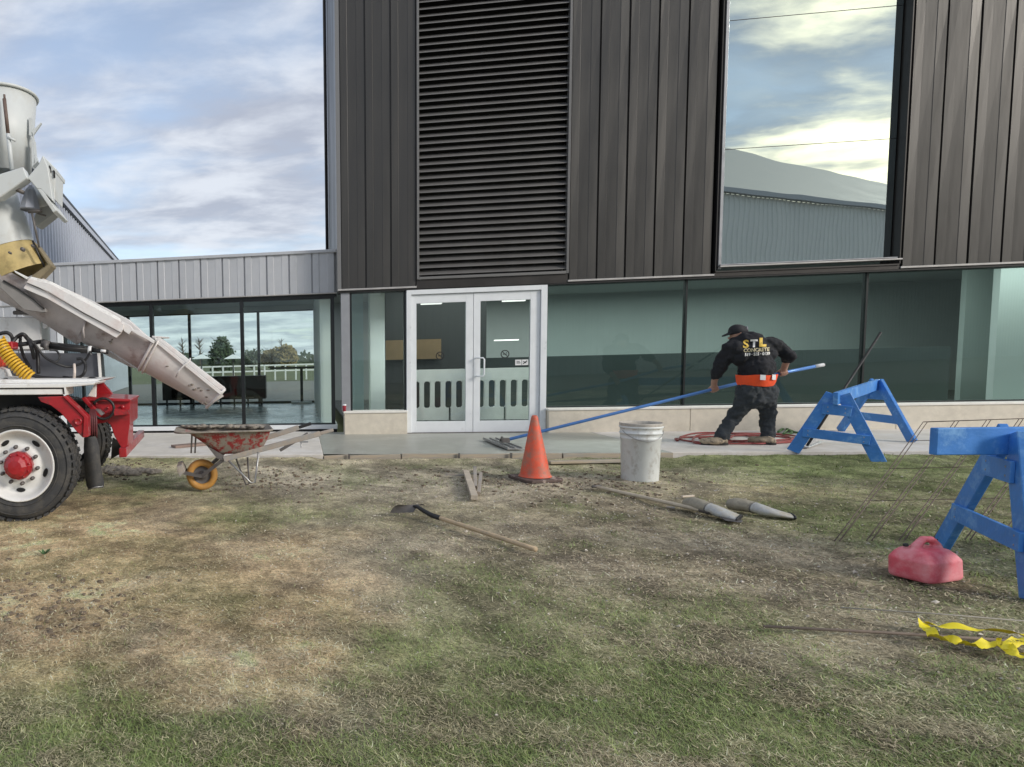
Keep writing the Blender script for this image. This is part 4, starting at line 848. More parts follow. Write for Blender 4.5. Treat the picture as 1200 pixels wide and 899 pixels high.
    # rims along lower chute
    strip_([(180, 400), (258, 463)], [(183, 397.5), (261, 460)], dC-.26, dC-.22, chutem, 'chute_rim'); strip_([(183, 397.5), (261, 460)], [(186, 394.5), (265, 456)], dC-.2, dC+.20, chutem, 'chute_rim')
    # end flange ring
    rr = MB(); ring = []
    t_, b_ = PD(263, 455, dC), PD(242, 477.5, dC); dv = b_-t_
    for k in range(19): a = math.pi*k/18; ring.append(t_+dv*math.sin(a)-FH*math.cos(a)*.225)
    rr.tube(ring, .018, 6); part('end_flange', rr, chutem, T)
    for (xt, yt, xb, yb, hw, r_) in ((185, 397, 163, 434, .262, .017), (188, 400, 167, 437, .258, .012)):
        ring = []; t_, b_ = PD(xt, yt, dC), PD(xb, yb, dC); dv = b_-t_
        for k in range(19): a = math.pi*k/18; ring.append(t_+dv*math.sin(a)-FH*math.cos(a)*hw)
        part('hinge_ring', MB().tube(ring, r_, 6), chutem, T)
    part('hinge_pin', MB().lathe(PD(180.5, 399, 6.62), FH, [(.026, .05), (.026, -.02), (.013, -.02), (.013, .01), (0, .01)], 14), steel, T)
    strip_([(178, 396), (196, 396)], [(178, 393.5), (198, 395)], 6.7, 6.95, chutem, 'hinge_plate')
    part('chute_handle', MB().tube([PD(206, 442, 6.62), PD(210, 434, 6.6), PD(216, 428, 6.6), PD(222, 424, 6.6), PD(223, 420, 6.62)], .009, 6), chutem, T)
    # fold-over chute lying on top: three long facets
    A0 = [(16.5, 316), (33, 324.5)]; 
    strip_([(16, 316.5), (33, 325)], [(17.5, 319.5), (31, 327.5)], 6.55, 6.63, whitep, 'chute_lip')
    strip_([(34, 326), (60, 333), (100, 354), (140, 376), (145, 380)], [(31, 331), (57, 342), (97, 366), (142, 390), (144, 386)], 6.53, 6.60, chutem, 'fold_over_chute')
    strip_([(36, 324), (60, 330), (100, 350), (140, 373)], [(34, 327), (60, 334.5), (100, 355.5), (141, 377)], 6.60, 6.70, whitep, 'fold_over_flange')
    strip_([(31, 332), (57, 343), (97, 367), (142, 390.5)], [(27, 338), (55, 350), (95, 373), (136, 396)], 6.56, 6.64, chutem, 'fold_over_side')
    strip_([(50, 326), (105, 351), (150, 374), (172, 394)], [(45, 329), (100, 356), (140, 378), (165, 396)], 6.75, 7.0, chutem, 'fold_over_chute')
    strip_([(142, 376), (153, 382), (156, 386), (163, 388), (172, 393), (181, 399)], [(145, 388), (151, 392), (154, 388), (162, 393), (172, 398), (180, 403)], 6.55, 6.62, chutem, 'chute_gusset')
    for (x, y, r_) in ((150, 395, 5), (120, 388, 4), (200, 430, 4), (236, 458, 5), (246, 470, 5), (226, 450, 3), (176, 420, 5), (130, 400, 3)):
        q = MB(); 
        for k in range(5): q.ellipsoid(PD(x+random.gauss(0, r_), y+random.gauss(0, r_*.6), 6.69+.01*k), random.uniform(.008, .022), .010, random.uniform(.006, .016), 6, 4)
        part('concrete_splatter', q, barrowc, T)
    # lower arm under the chute
    strip_([(0, 327), (8, 331), (30, 343), (44, 355), (53, 362)], [(0, 337), (14, 350), (28, 363), (48, 366), (54, 366)], 6.55, 6.62, mat('arm_grey', (.22, .21, .20), .6, noise=.1), 'chute_arm')
    part('arm_edge', MB().tube([PD(4, 329, 6.54), PD(22, 339, 6.54), (PD(40, 351, 6.54)), PD(52, 362, 6.54)], .010, 6), blackr, T)
    part('underside_plate', (lambda m_: pprism(m_, [(58, 372), (66, 366), (98, 384), (97, 395), (110, 400), (160, 432), (152, 430), (100, 404)], 7.1, 7.2))(MB()), chutem, T)
    part('chute_band', MB().tube([PD(100, 376, 6.63), PD(97.5, 386, 6.62), PD(98.5, 396, 6.64)], .012, 6), chuted, T)
    # hopper
    def cone(a, b, ra, rb, m, nm, th=.02, n=40, cap=False):
        a, b = Vector(a), Vector(b); ax = b-a; L_ = ax.length; return part(nm, MB().lathe(a, ax, [(ra-th, 0), (ra, 0), (rb, L_), (rb-th, L_)], n, True, closed=True), m, T)
    a, b = PD(4, 114, 6.9), PD(6, 205, 6.9); a2 = a+FH*.0
    tilt = (b-a).normalized(); cone(a, b, 36.5/F*6.9, 29/F*6.9, drump, 'charge_hopper')
    ring = []; u = tilt.cross(FH).normalized()
    part('hopper_rim', MB().tube([a+(u*math.cos(q)+FH*math.sin(q))*(37.5/F*6.9) for q in np.linspace(0, 2*math.pi, 41)[:-1]], .016, 6, closed=True), drump, T)
    part('hopper_strut', MB().tube([PD(5, 111, 6.52), PD(5.5, 117, 6.52)], .012, 8).tube([PD(5, 116, 6.52), PD(9.5, 157, 6.52)], .019, 10), mat('rusty_spring', (.13, .09, .075), .6, noise=.3, nscale=20), T)
    part('hopper_strut_rod', MB().tube([PD(9.5, 157, 6.52), PD(14, 199, 6.52)], .022, 10).tube([PD(9, 161, 6.5), PD(18, 165, 6.5)], .012, 6), drump, T)
    part('hopper_bracket', MB().prism(pts([(33.5, 138), (36.5, 138), (37, 160), (34, 158)], 6.75), FH*.05).prism(pts([(37, 154), (48, 143.5), (48.5, 144.5), (39, 158)], 6.75), FH*.03).prism(pts([(36, 158), (40, 162), (40, 166), (36, 161)], 6.75), FH*.03), drump, T)
    part('side_strap', MB().prism(pts([(37, 163), (39, 163), (41, 190), (37.5, 196)], 6.7), FH*.1).prism(pts([(41, 181), (44, 189), (39, 194)], 6.7), FH*.1), drump, T)
    mb = MB(); pprism(mb, [(-40, 236), (-40, 216), (27, 195.5), (32, 208.5), (0, 231.5)], 6.35, 6.5); part('hopper_beam', mb, drump, T, .008)
    mb = MB(); pprism(mb, [(32, 208), (45, 193), (50, 182), (56, 196), (62, 236), (52, 226), (48, 221.5), (43, 221)], 6.4, 6.5); part('hopper_plate', mb, drump, T, .006)
    bxm = MB(); pprism(bxm, [(50, 182), (66, 198), (65.5, 203), (55, 203)], 6.5, 6.9); pprism(bxm, [(52, 195), (65, 201), (64, 234), (50, 220)], 6.5, 6.85); part('hopper_box', bxm, drump, T, .006)
    sl_ = MB()
    for x, y in ((52.5, 188), (57.5, 193.5), (62.5, 199)): pprism(sl_, [(x, y), (x+1.8, y+1.5), (x+2, y+9), (x, y+9)], 6.485, 6.5)
    part('slots', sl_, black, T)
    mb = MB(); pprism(mb, [(43, 221), (49, 221.5), (67, 247), (62, 249)], 6.4, 6.9); part('hopper_flange', mb, drump, T, .006)
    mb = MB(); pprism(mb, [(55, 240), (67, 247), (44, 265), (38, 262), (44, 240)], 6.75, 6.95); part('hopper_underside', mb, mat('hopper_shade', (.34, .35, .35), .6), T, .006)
    part('side_cone', MB().lathe(PD(36, 217, 6.6), PD(35, 246, 6.6)-PD(36, 217, 6.6), [(0.01, 0), (.05, .05), (.11, .24), (.10, .25)], 8, False), mat('cone_grey', (.30, .32, .37), .5), T)
    part('side_barrel', MB().tube([PD(44, 220, 6.75), PD(49, 243, 6.75)], [.06, .085], 14), drump, T)
    part('bracket_bolts', MB().tube([PD(17, 221, 6.45), PD(28, 226, 6.45)], .02, 8).tube([PD(33, 248, 6.5), PD(49, 247, 6.5)], .018, 8).tube([PD(37, 248, 6.5), PD(40, 262, 6.5), PD(46, 290, 6.5)], .012, 8).tube([PD(44, 250, 6.6), PD(54, 253, 6.6)], .01, 6), dirtys, T)
    # discharge funnel: swept rings
    mb = MB(); rings = []
    for (xl, yl, xr, yr) in ((-55, 215, 17, 222), (-50, 240, 22, 234), (-42, 262, 30, 252), (-36, 285, 35, 268), (-30, 305, 39, 282)):
        l_, r_ = PD(xl, yl, 6.85), PD(xr, yr, 6.85); c_ = (l_+r_)/2; h_ = (r_-l_)/2; ax = FH; rings.append([c_+h_*math.cos(q)+ax*h_.length*.8*math.sin(q) for q in np.linspace(0, 2*math.pi, 37)[:-1]])
    n = 36; vs = [v for r_ in rings for v in r_]; mb.add(vs, [(j*n+k, j*n+(k+1) % n, (j+1)*n+(k+1) % n, (j+1)*n+k) for j in range(4) for k in range(n)], True); part('discharge_funnel', mb, drump, T)
    mb = MB(); rings2 = []
    for (xl, yl, xr, yr, s) in ((-29, 303, 38, 282, .80), (-24, 318, 48, 297, .78), (-10, 335, 56, 309, .75)):
        l_, r_ = PD(xl, yl, 6.85), PD(xr, yr, 6.85); c_ = (l_+r_)/2; h_ = (r_-l_)/2; rings2.append([c_+h_*math.cos(q)+FH*h_.length*s*math.sin(q) for q in np.linspace(0, 2*math.pi, 37)[:-1]])
    vs = [v for r_ in rings2 for v in r_]; mb.add(vs, [(j*n+k, j*n+(k+1) % n, (j+1)*n+(k+1) % n, (j+1)*n+k) for j in range(2) for k in range(n)], True); part('rubber_spout', mb, rubbery, T, label='stained yellow rubber spout')
    mb = MB(); pprism(mb, [(38, 282), (44, 287), (61, 311), (44, 329), (34, 325), (55, 310)], 6.7, 6.9); part('spout_edge', mb, rubberb, T, .01)
    part('spout_edge', MB().tube([PD(38, 282, 6.6), PD(47, 303, 6.62), PD(52, 312, 6.7)], .012, 6), blackr, T)
    part('spout_bolts', MB().lathe(PD(26, 292, 6.40), FH, [(.02, .05), (.02, -.01), (0, -.01)], 8).lathe(PD(38, 288, 6.50), FH, [(.014, .05), (.014, -.01), (0, -.01)], 8).lathe(PD(11, 296, 6.36), FH, [(.012, .05), (.012, -.01), (0, -.01)], 8), dirtys, T)
    # mixer drum behind, mostly out of frame
    part('mixer_drum', MB().lathe(PD(-60, 215, 6.95), PD(-330, 330, 6.95)-PD(-60, 215, 6.95), [(.35, -.1), (.55, 0), (.9, .8), (1.1, 1.8), (1.15, 2.6)], 40), whitep, T)
truck()
# washout lump behind the wheel
mb = MB()
for k in range(26):
    p = onZ(118+random.random()*62, 549+random.gauss(0, 4.5), .02); s = random.uniform(.04, .11); mb.ellipsoid((p.x, p.y, .0), s*1.6, s*.8, s*.42, 10, 6)
o = blob('rubble_heap', mb, mat('rubble', (.24, .215, .18), .95, noise=.35, nscale=14, bump=.01, bscale=30), None, .014, 1, disp=.07, dscale=.045); o['label'] = 'low heap of grey concrete washout behind the truck wheel'; o['category'] = 'rubble'

# ================================================================== WHEELBARROW
def barrow():
    dn, df = 6.35, 6.95; dm = 6.65
    B = thing('wheelbarrow', 'battered red wheelbarrow crusted with concrete beneath the chute', 'wheelbarrow', Vector((onZ(260, 566).x, onZ(260, 566).y, 0)))
    def ring(xa, xb, y, d0, d1, rr=.06):
        a, b, c, d = PD(xa, y, dm), PD(xb, y, dm), None, None
        z = (a.z+b.z)/2; a.z = b.z = z; u = (b-a).normalized(); L_ = (b-a).length; out = []
        hw = (d1-d0)/2
        for cxx, cyy_, q0 in ((L_-rr, hw-rr, 0), (rr, hw-rr, 90), (rr, -hw+rr, 180), (L_-rr, -hw+rr, 270)):
            for k in range(5): q = R(q0+k*22.5); out.append(a+u*(cxx+rr*math.cos(q))+FH*(cyy_+rr*math.sin(q)))
        return out
    rings = [ring(206, 317, 502.5, dn, df, .10), ring(208, 315.5, 503.2, dn+.015, df-.015, .10), ring(222, 315, 504.5, dn+.03, df-.03, .1), ring(238, 311, 516, dn+.08, df-.08, .09), ring(250, 306, 526, dn+.13, df-.13, .08), ring(255, 302, 529.5, dn+.16, df-.16, .06)]
    # slope the nose: bottom ring lowered at front by design of x extents
    n = 20; mb = MB(); vs = [v for r_ in rings for v in r_]; mb.add(vs, [(j*n+k, j*n+(k+1) % n, (j+1)*n+(k+1) % n, (j+1)*n+k) for j in range(len(rings)-1) for k in range(n)]+[tuple((len(rings)-1)*n+k for k in range(n))], True)
    part('tray', mb, barrowr, B)
    mb = MB(); c0 = sum(rings[1], Vector())/n
    ins = [[v+(c0-v)*.02+UP*.004 for v in rings[0]], [v+(c0-v)*.06-UP*.01 for v in rings[2]], [v+(c0-v)*.10+UP*.02 for v in rings[3]], [v+(c0-v)*.12+UP*.03 for v in rings[4]]]
    vs = [v for r_ in ins for v in r_]; mb.add(vs, [(j*n+k, (j+1)*n+k, (j+1)*n+(k+1) % n, j*n+(k+1) % n) for j in range(3) for k in range(n)]+[tuple(3*n+k for k in range(n))], True); part('tray_lining', mb, barrowc, B)
    part('tray_rim', MB().tube(rings[0], .011, 6, closed=True), barrowc, B)
    # crust of concrete heaped on the back lip
    mb = MB()
    for k in range(40): x = random.uniform(214, 312); p = PD(x, 499.5+random.uniform(-.5, 1.5), df-.04-random.random()*.1); mb.ellipsoid(p, random.uniform(.02, .06), .04, random.uniform(.012, .026), 7, 4)
    part('concrete_crust', mb, barrowc, B)
    # wheel
    c = PD(236.5, 549, dm); rw = .165; c.z = rw
    t_ = part('wheel', MB().lathe(c, FH, [(rw*.56, -.025), (rw*.62, -.042), (rw*.82, -.05), (rw*.95, -.032), (rw, 0), (rw*.95, .032), (rw*.82, .05), (rw*.62, .042), (rw*.56, .025)], 40, True, closed=True), yelrub, B)
    part('rim', MB().lathe(c, FH, [(rw*.57, -.025), (rw*.5, -.01), (rw*.2, -.02), (rw*.2, -.06), (0, -.06)], 24).lathe(c, FH, [(rw*.57, .025), (rw*.5, .01), (rw*.2, .02), (0, .06)], 24), dirtys, t_)
    # handles (square timber) and front plates
    for d, ex, ey in ((dn+.13, 375, 508), (df-.10, 350, 501)):
        off = (d-dm); a, b = PD(262, 538.5, d), PD(ex, ey, d)
        if d > dm: a = PD(265, 528, d)
        part('handle', MB().board(a, b, UP, .052, .04), woodw, B, .004)
        e = b+(b-a).normalized()*.14-UP*.0; part('grip', MB().board(b, e, UP, .032, .032), blackr if d > dm else woodw, B, .004)
        a2 = PD(209, 553, dm+(-.10 if d < dm else .10)); a2.z = .20 if d < dm else .2
        part('axle_bar', MB().board(Vector((c.x, c.y, c.z))+FH*(-.09 if d < dm else .09), a, UP, .035, .02).board(c+FH*(-.09 if d < dm else .09), PD(214, 552, dm)+FH*(-.09 if d < dm else .09), UP, .035, .02), dirtys, B)
        # legs
        q = MB(); p0, p1, p2, p3 = PD(268, 540, d-.02), PD(294, 566, d-.02), PD(299, 565, d-.02), PD(303, 530, d-.02); p1.z = max(p1.z, .012); p2.z = p1.z+.006
        zoff = 0
        if d > dm: p0, p1, p2, p3 = [v for v in (PD(275, 533, d), PD(288, 561, d), PD(292, 560, d), PD(290, 536, d))]; p1.z = .012; p2.z = .018
        part('leg', q.tube([p0, p0+(p1-p0)*.9, p1, p2, p3], .011, 6), steel if d < dm else dirtys, B)
    part('nose_plate', MB().board(PD(208, 547, dm)-FH*.14, PD(212, 556, dm)-FH*.14, FH, .02, .008).hexa([PD(207, 547, dm-.15), PD(213, 545, dm-.15), PD(217, 553, dm-.15), PD(211, 558, dm-.15)], [PD(207, 547, dm-.15)+FH*.3, PD(213, 545, dm-.15)+FH*.3, PD(217, 553, dm-.15)+FH*.3, PD(211, 558, dm-.15)+FH*.3]), woodw, B, .003)
    for x in (225, 229.5): part('strut', MB().board(PD(x, 509, dn+.1), PD(x-1, 531, dn+.16), RH, .018, .006), dirtys, B)
    part('wedge', MB().prism(pts([(242, 522), (262, 534), (262, 540), (254, 537)], dn+.12), FH*.35), dirtys, B)
barrow()
def tilt_can(v): return v
# lumber and stakes on the slab behind the barrow
a, b = onZ(203, 525, ZS), onZ(248, 521, ZS); a.z = b.z = ZS+.02
solo('plank', MB().board(a, b, (0, 1, 0), .17, .035), mat('plank_brown', (.25, .18, .15), .8, noise=.2, nscale=8), 'short reddish plank on the pale slab just left of the wheelbarrow', 'plank', bevel=.003)
a, b = PD(328, 528, 7.6), PD(361, 508, 7.6); solo('crowbar', MB().board(a, b, UP, .035, .02), dirtys, 'dark flat bar under the wheelbarrow handles', 'pry bar', bevel=.003)
p = onZ(353, 531, 0.02); solo('form_pin', MB().tube([(p.x, p.y, 0), (p.x, p.y, .19)], .008, 6).box((p.x-.02, p.y-.02, .17), (p.x+.10, p.y+.01, .19)), steel, 'thin steel form pin beside the wheelbarrow handles', 'stake')
# log / stone strip
# ================================================================== WORKER
DW = dep(onZ(872, 521, ZS))
def worker():
    base = onZ(872, 521, ZS); Pn = thing('person', 'person in a black hoodie and dark trousers bending to push a long blue pole', 'person', (base.x, base.y, ZS))
    def W(x, y, o=0.): return PD(x, y, DW+o)
    def caps(mb, l, n=14, sq=1.0):    # l: (point, radius)
        P_ = [Vector(p) for p, _ in l]; 
        for i in range(len(l)-1):
            a, b = P_[i], P_[i+1]; mb.tube([a+(b-a)*t for t in (0, .25, .5, .75, 1)], [l[i][1]+(l[i+1][1]-l[i][1])*t for t in (0, .25, .5, .75, 1)], n)
        for p, r_ in l: mb.ellipsoid(p, r_, r_, r_, 12, 8)
    lh = W(836.5, 456, .42); rh = W(917, 437, .20)
    sh_l, el_l = W(857, 409, .10), W(841, 436, .22); sh_r, el_r = W(902, 403, .02), W(925, 417, -.02)
    neck, headc = W(872, 398, .14), W(864, 390.5, .20)
    hipc = W(886, 458, .0); chest = W(880, 414, .06); belly = W(885, 440, .02)
    hl, kl, al = W(875, 468, 0), W(858, 492, .10), W(843, 514, .02)
    hr, kr, ar = W(897, 468, -.02), W(900, 492, .02), W(899, 515, -.04)
    al.z = max(al.z, ZS+.10); ar.z = max(ar.z, ZS+.10)
    # body: one continuous mesh
    bd = MB()
    caps(bd, [(chest, .12), (belly, .13), (hipc, .12)]); caps(bd, [(chest, .12), (neck, .06), (headc, .07)])
    caps(bd, [(sh_l, .05), (el_l, .036), (W(837, 447, .36), .036), (lh, .034)]); caps(bd, [(sh_r, .05), (el_r, .036), (W(920, 428, .14), .037), (rh, .034)])
    caps(bd, [(chest, .1), (sh_l, .065)]); caps(bd, [(chest, .1), (sh_r, .065)])
    caps(bd, [(hipc, .11), (hl, .08), (kl, .05), (al, .035)]); caps(bd, [(hipc, .11), (hr, .08), (kr, .05), (ar, .035)])
    bd.ellipsoid(headc, .078, .092, .112, 18, 12)
    # face: looks left, down and away
    fd = (-RH*.82+FH*.35-UP*.42).normalized(); side = fd.cross(UP).normalized(); upv = side.cross(fd)
    bd.ellipsoid(headc+fd*.045-upv*.06, .045, .05, .04, 12, 8); bd.ellipsoid(headc+fd*.105-upv*.02, .014, .014, .02, 8, 6)
    for s in (-1, 1): bd.ellipsoid(headc+side*s*.078-fd*.008, .012, .02, .028, 8, 6)
    # hands: palm + five curled fingers round the pole
    pdir = (PD(965, 427, DW+.06)-onZ(592, 515, ZS)).normalized()
    def hand(c, s):
        up = (UP-pdir*UP.dot(pdir)).normalized(); o_ = pdir.cross(up)
        bd.ellipsoid(c+up*.030, .042, .030, .022, 12, 8)
        for k, (ln, r_) in enumerate(((.9, .0115), (1.0, .012), (.95, .0115), (.8, .010))):
            b0 = c+pdir*(-.034+k*.0225); pa = [b0+up*.034+o_*s*.010, b0+up*.030+o_*s*.036, b0+up*.002+o_*s*.046, b0-up*.026*ln+o_*s*.034, b0-up*.036*ln+o_*s*.006]
            for i in range(4): bd.tube([pa[i], pa[i+1]], [r_, r_*.95], 8)
            for q in pa: bd.ellipsoid(q, r_, r_, r_, 8, 6)
        th = [c-pdir*.045+up*.03, c-pdir*.055+up*.004-o_*s*.026, c-pdir*.035-up*.024-o_*s*.026, c-pdir*.012-up*.034-o_*s*.010]
        for i in range(3): bd.tube([th[i], th[i+1]], .013, 8)
        for q in th: bd.ellipsoid(q, .013, .013, .013, 8, 6)
    hand(lh, 1); hand(rh, 1)
    bo = blob('body', bd, skin, Pn, .0085, 3)
    # hoodie
    hd = MB(); caps(hd, [(W(882, 411, .05), .17), (W(885, 426, .03), .172), (W(886, 432, .01), .192)]); caps(hd, [(W(862, 409, .08), .115), (chest, .145), (W(899, 404, .03), .09)])
    caps(hd, [(W(869, 418, .06), .12), (W(896, 416, .03), .12)])
    caps(hd, [(sh_l, .105), (W(848, 422, .16), .086), (el_l, .072), (W(838.5, 440, .28), .060)]); caps(hd, [(sh_r, .09), (W(915, 408, .0), .076), (el_r, .074), (W(922, 421, .05), .060)])
    caps(hd, [(W(874, 398, .06), .095), (W(886, 398, .01), .085)]); caps(hd, [(W(864, 401, .12), .08), (W(876, 396, .08), .09), (W(890, 399, .03), .07)])
    ho = blob('hoodie', hd, hoodm, Pn, .012, 2, disp=.055, dscale=.085)
    vh = MB(); caps(vh, [(W(875, 446, .0), .165), (W(898, 446, -.01), .165)]); caps(vh, [(W(877, 441, .0), .17), (W(897, 441, -.01), .17)])
    # vest: flatten tube ring under the hoodie
    ring = []
    vm = MB(); c_ = W(886, 445, 0)
    for j, (dy, rx, ry) in enumerate(((-.065, .222, .19), (-.04, .218, .188), (.03, .206, .178), (.080, .185, .16))):
        for k in range(40):
            q = 2*math.pi*k/40; w_ = 1+.02*math.sin(q*7+j); vm.v.append(tuple(c_+RH*rx*w_*math.cos(q)+FH*ry*w_*math.sin(q)-UP*(dy-.004*math.sin(q*5))))
    for j in range(3):
        for k in range(40): vm.f.append((j*40+k, j*40+(k+1) % 40, (j+1)*40+(k+1) % 40, (j+1)*40+k)); vm.sm.append(True)
    ve = part('safety_vest', vm, orangev, Pn)
    for q0, q1 in ((4.25, 4.50), (4.86, 5.12)):
        l = [c_+RH*.224*math.cos(q)+FH*.195*math.sin(q)+UP*.035 for q in np.linspace(q0, q1, 6)]
        st = MB().hexa([l[0]+UP*.035, l[0]-UP*.03, l[0]-UP*.03-FH*.006, l[0]+UP*.035-FH*.006], [l[-1]+UP*.03, l[-1]-UP*.035, l[-1]-UP*.035-FH*.006, l[-1]+UP*.03-FH*.006])
        part('reflective_patch', st, whitem, ve)
    # trousers
    pt = MB(); caps(pt, [(W(878, 459, 0), .15), (W(895, 459, -.01), .15)]); caps(pt, [(W(880, 466, 0), .15), (W(894, 466, -.01), .15)])
    caps(pt, [(hl, .118), (W(866, 480, .05), .092), (kl, .078), (W(850, 503, .06), .074), (W(845, 511, .03), .080)]); caps(pt, [(hr, .115), (W(899, 480, .0), .094), (kr, .080), (W(899.5, 504, 0), .074), (W(899, 512, -.02), .080)])
    blob('trousers', pt, pantm, Pn, .011, 2, disp=.060, dscale=.07)
    # boots
    for a_, fx_, nm in ((al, -1, 'boot'), (ar, -.35, 'boot')):
        fwdv = (RH*fx_+FH*(.35 if fx_ == -1 else .9)).normalized(); g = Vector((a_.x, a_.y, ZS)); mb = MB()
        mb.tube([g+UP*.11, g+UP*.05], [.05, .06], 14); mb.ellipsoid(g+UP*.05+fwdv*.06, .11, .11, .05, 14, 8); mb.ellipsoid(g+UP*.045+fwdv*.15, .065, .065, .045, 12, 8); mb.ellipsoid(g+UP*.05-fwdv*.04, .055, .055, .05, 12, 8)
        b_ = blob('boot', mb, workboot, Pn, .01, 3)
        so_ = MB(); s_ = fwdv.cross(UP); l = [g+fwdv*.215*math.cos(q)*(1 if math.cos(q) > 0 else .45)+s_*.068*math.sin(q)+UP*.004 for q in np.linspace(0, 6.283, 21)[:-1]]; so_.prism(l, (0, 0, .026)); part('sole', so_, sole, b_)
    # cap, hair
    cm = MB(); cm.ellipsoid(headc+upv*.03-fd*.01, .092, .10, .085, 20, 12); cm.ellipsoid(headc-fd*.03+upv*.0, .088, .092, .09, 18, 10)
    bl_ = headc+fd*.10+upv*.035; cm.ellipsoid(bl_, .07, .07, .014, 14, 6, rot=(fd.to_track_quat('X', 'Z')).to_matrix())
    cp = blob('cap', cm, capm, Pn, .009, 2)
    part('cap_strap', MB().ellipsoid(headc-fd*.06+upv*.045+side*.03, .045, .03, .028).ellipsoid(headc-fd*.08+upv*.01-side*.03, .035, .03, .03).tube([headc-fd*(.10+.02*math.sin(q))+side*.05*math.cos(q)+upv*(-.0+.035*math.sin(q)) for q in np.linspace(0, 6.28, 13)[:-1]], .006, 6, closed=True), mat('cap_grey', (.32, .33, .35), .6), cp)
    # goggles strap look on the cap
    # print on back: three rows, draped on the hoodie
    me = ho.data; M_ = WL[ho.name]; bv = BVHTree.FromPolygons([tuple(v.co+M_) for v in me.vertices], [tuple(p.vertices) for p in me.polygons])
    def drape(txt, size, ctr, m, nm, sx=1., bold=0, sk=0., lift=.006):
        tm = text_mesh(txt, size, bold); bm = bmesh.new(); bm.from_mesh(tm); bmesh.ops.subdivide_edges(bm, edges=[e for e in bm.edges if e.calc_length() > .02], cuts=2); bmesh.ops.triangulate(bm, faces=bm.faces)
        ex = (PD(ctr[0]+1, ctr[1]+sk, DW)-PD(ctr[0], ctr[1], DW)).normalized(); ez = UP
        for v in bm.verts:
            p = PD(ctr[0], ctr[1], DW-.15)+ex*v.co.x*sx+ez*v.co.y; dr = (p-CAM).normalized(); hit = bv.ray_cast(p-dr*.6, dr)
            v.co = (hit[0]-FH*lift)-M_ if hit[0] else p+FH*.4-M_
        bm.to_mesh(tm); bm.free(); tm.materials.clear(); tm.materials.append(m); o_ = bpy.data.objects.new(nm, tm); COL.objects.link(o_); o_.parent = ho; WL[o_.name] = M_
    yl = mat('print_yellow', (.80, .55, .10), .7); wh = mat('print_white', (.75, .75, .72), .7)
    drape('S', .135, (873.5, 407.5), yl, 'hoodie_print', 1.2, .004); drape('T', .125, (883, 406.5), wh, 'hoodie_print', 1.1, .006); drape('L', .135, (893, 405.5), yl, 'hoodie_print', 1.2, .010, 0)
    drape('CONCRETE', .062, (886, 412), mat('print_cream', (.62, .55, .35), .7), 'hoodie_print', 1.0, .002, -.05); drape('519 · 555 · 0139', .050, (887, 416.5), wh, 'hoodie_print', .95, .002, -.05)
    return lh, rh, pdir
LH, RH_, PDIR = worker()

# bull float with long pole, passing through both hands
def bullfloat():
    # line through both hands
    ax = (RH_-LH).normalized(); e0 = onZ(592, 516, ZS+.10); s = (e0-LH).dot(ax)
    B = thing('bull_float', 'magnesium bull float on the wet slab with a very long blue pole', 'concrete float', (e0.x, e0.y, ZS))
    end = PD(965, 427.5, dep(RH_)+.02); e1 = end-(end-RH_).normalized()*.12
    part('pole', MB().tube([e0, LH, RH_, e1], .021, 12), polem, B); part('pole_end', MB().tube([e1, end], .0225, 12), whitem, B)
    c0, c1 = onZ(574, 514.5, ZS+.02), onZ(604, 526.5, ZS+.02); d_ = (c1-c0).normalized(); w_ = d_.cross(UP)
    mb = MB(); mb.board(c0, c1, w_, .20, .012); 
    for o_ in (-.085, 0, .085): mb.board(c0+w_*o_+UP*.014, c1+w_*o_+UP*.014, w_, .018, .022)
    part('blade', mb, mat('magnesium', (.34, .335, .32), .5, .4, noise=.15), B, .003)
    c = (c0+c1)/2; part('bracket', MB().tube([c+d_*.06+UP*.03, c+UP*.09, e0], .014, 8).tube([c-d_*.06+UP*.03, c+UP*.09], .014, 8).box((e0.x-.04, e0.y-.03, e0.z-.03), (e0.x+.05, e0.y+.03, e0.z+.03)), dirtys, B)
bullfloat()

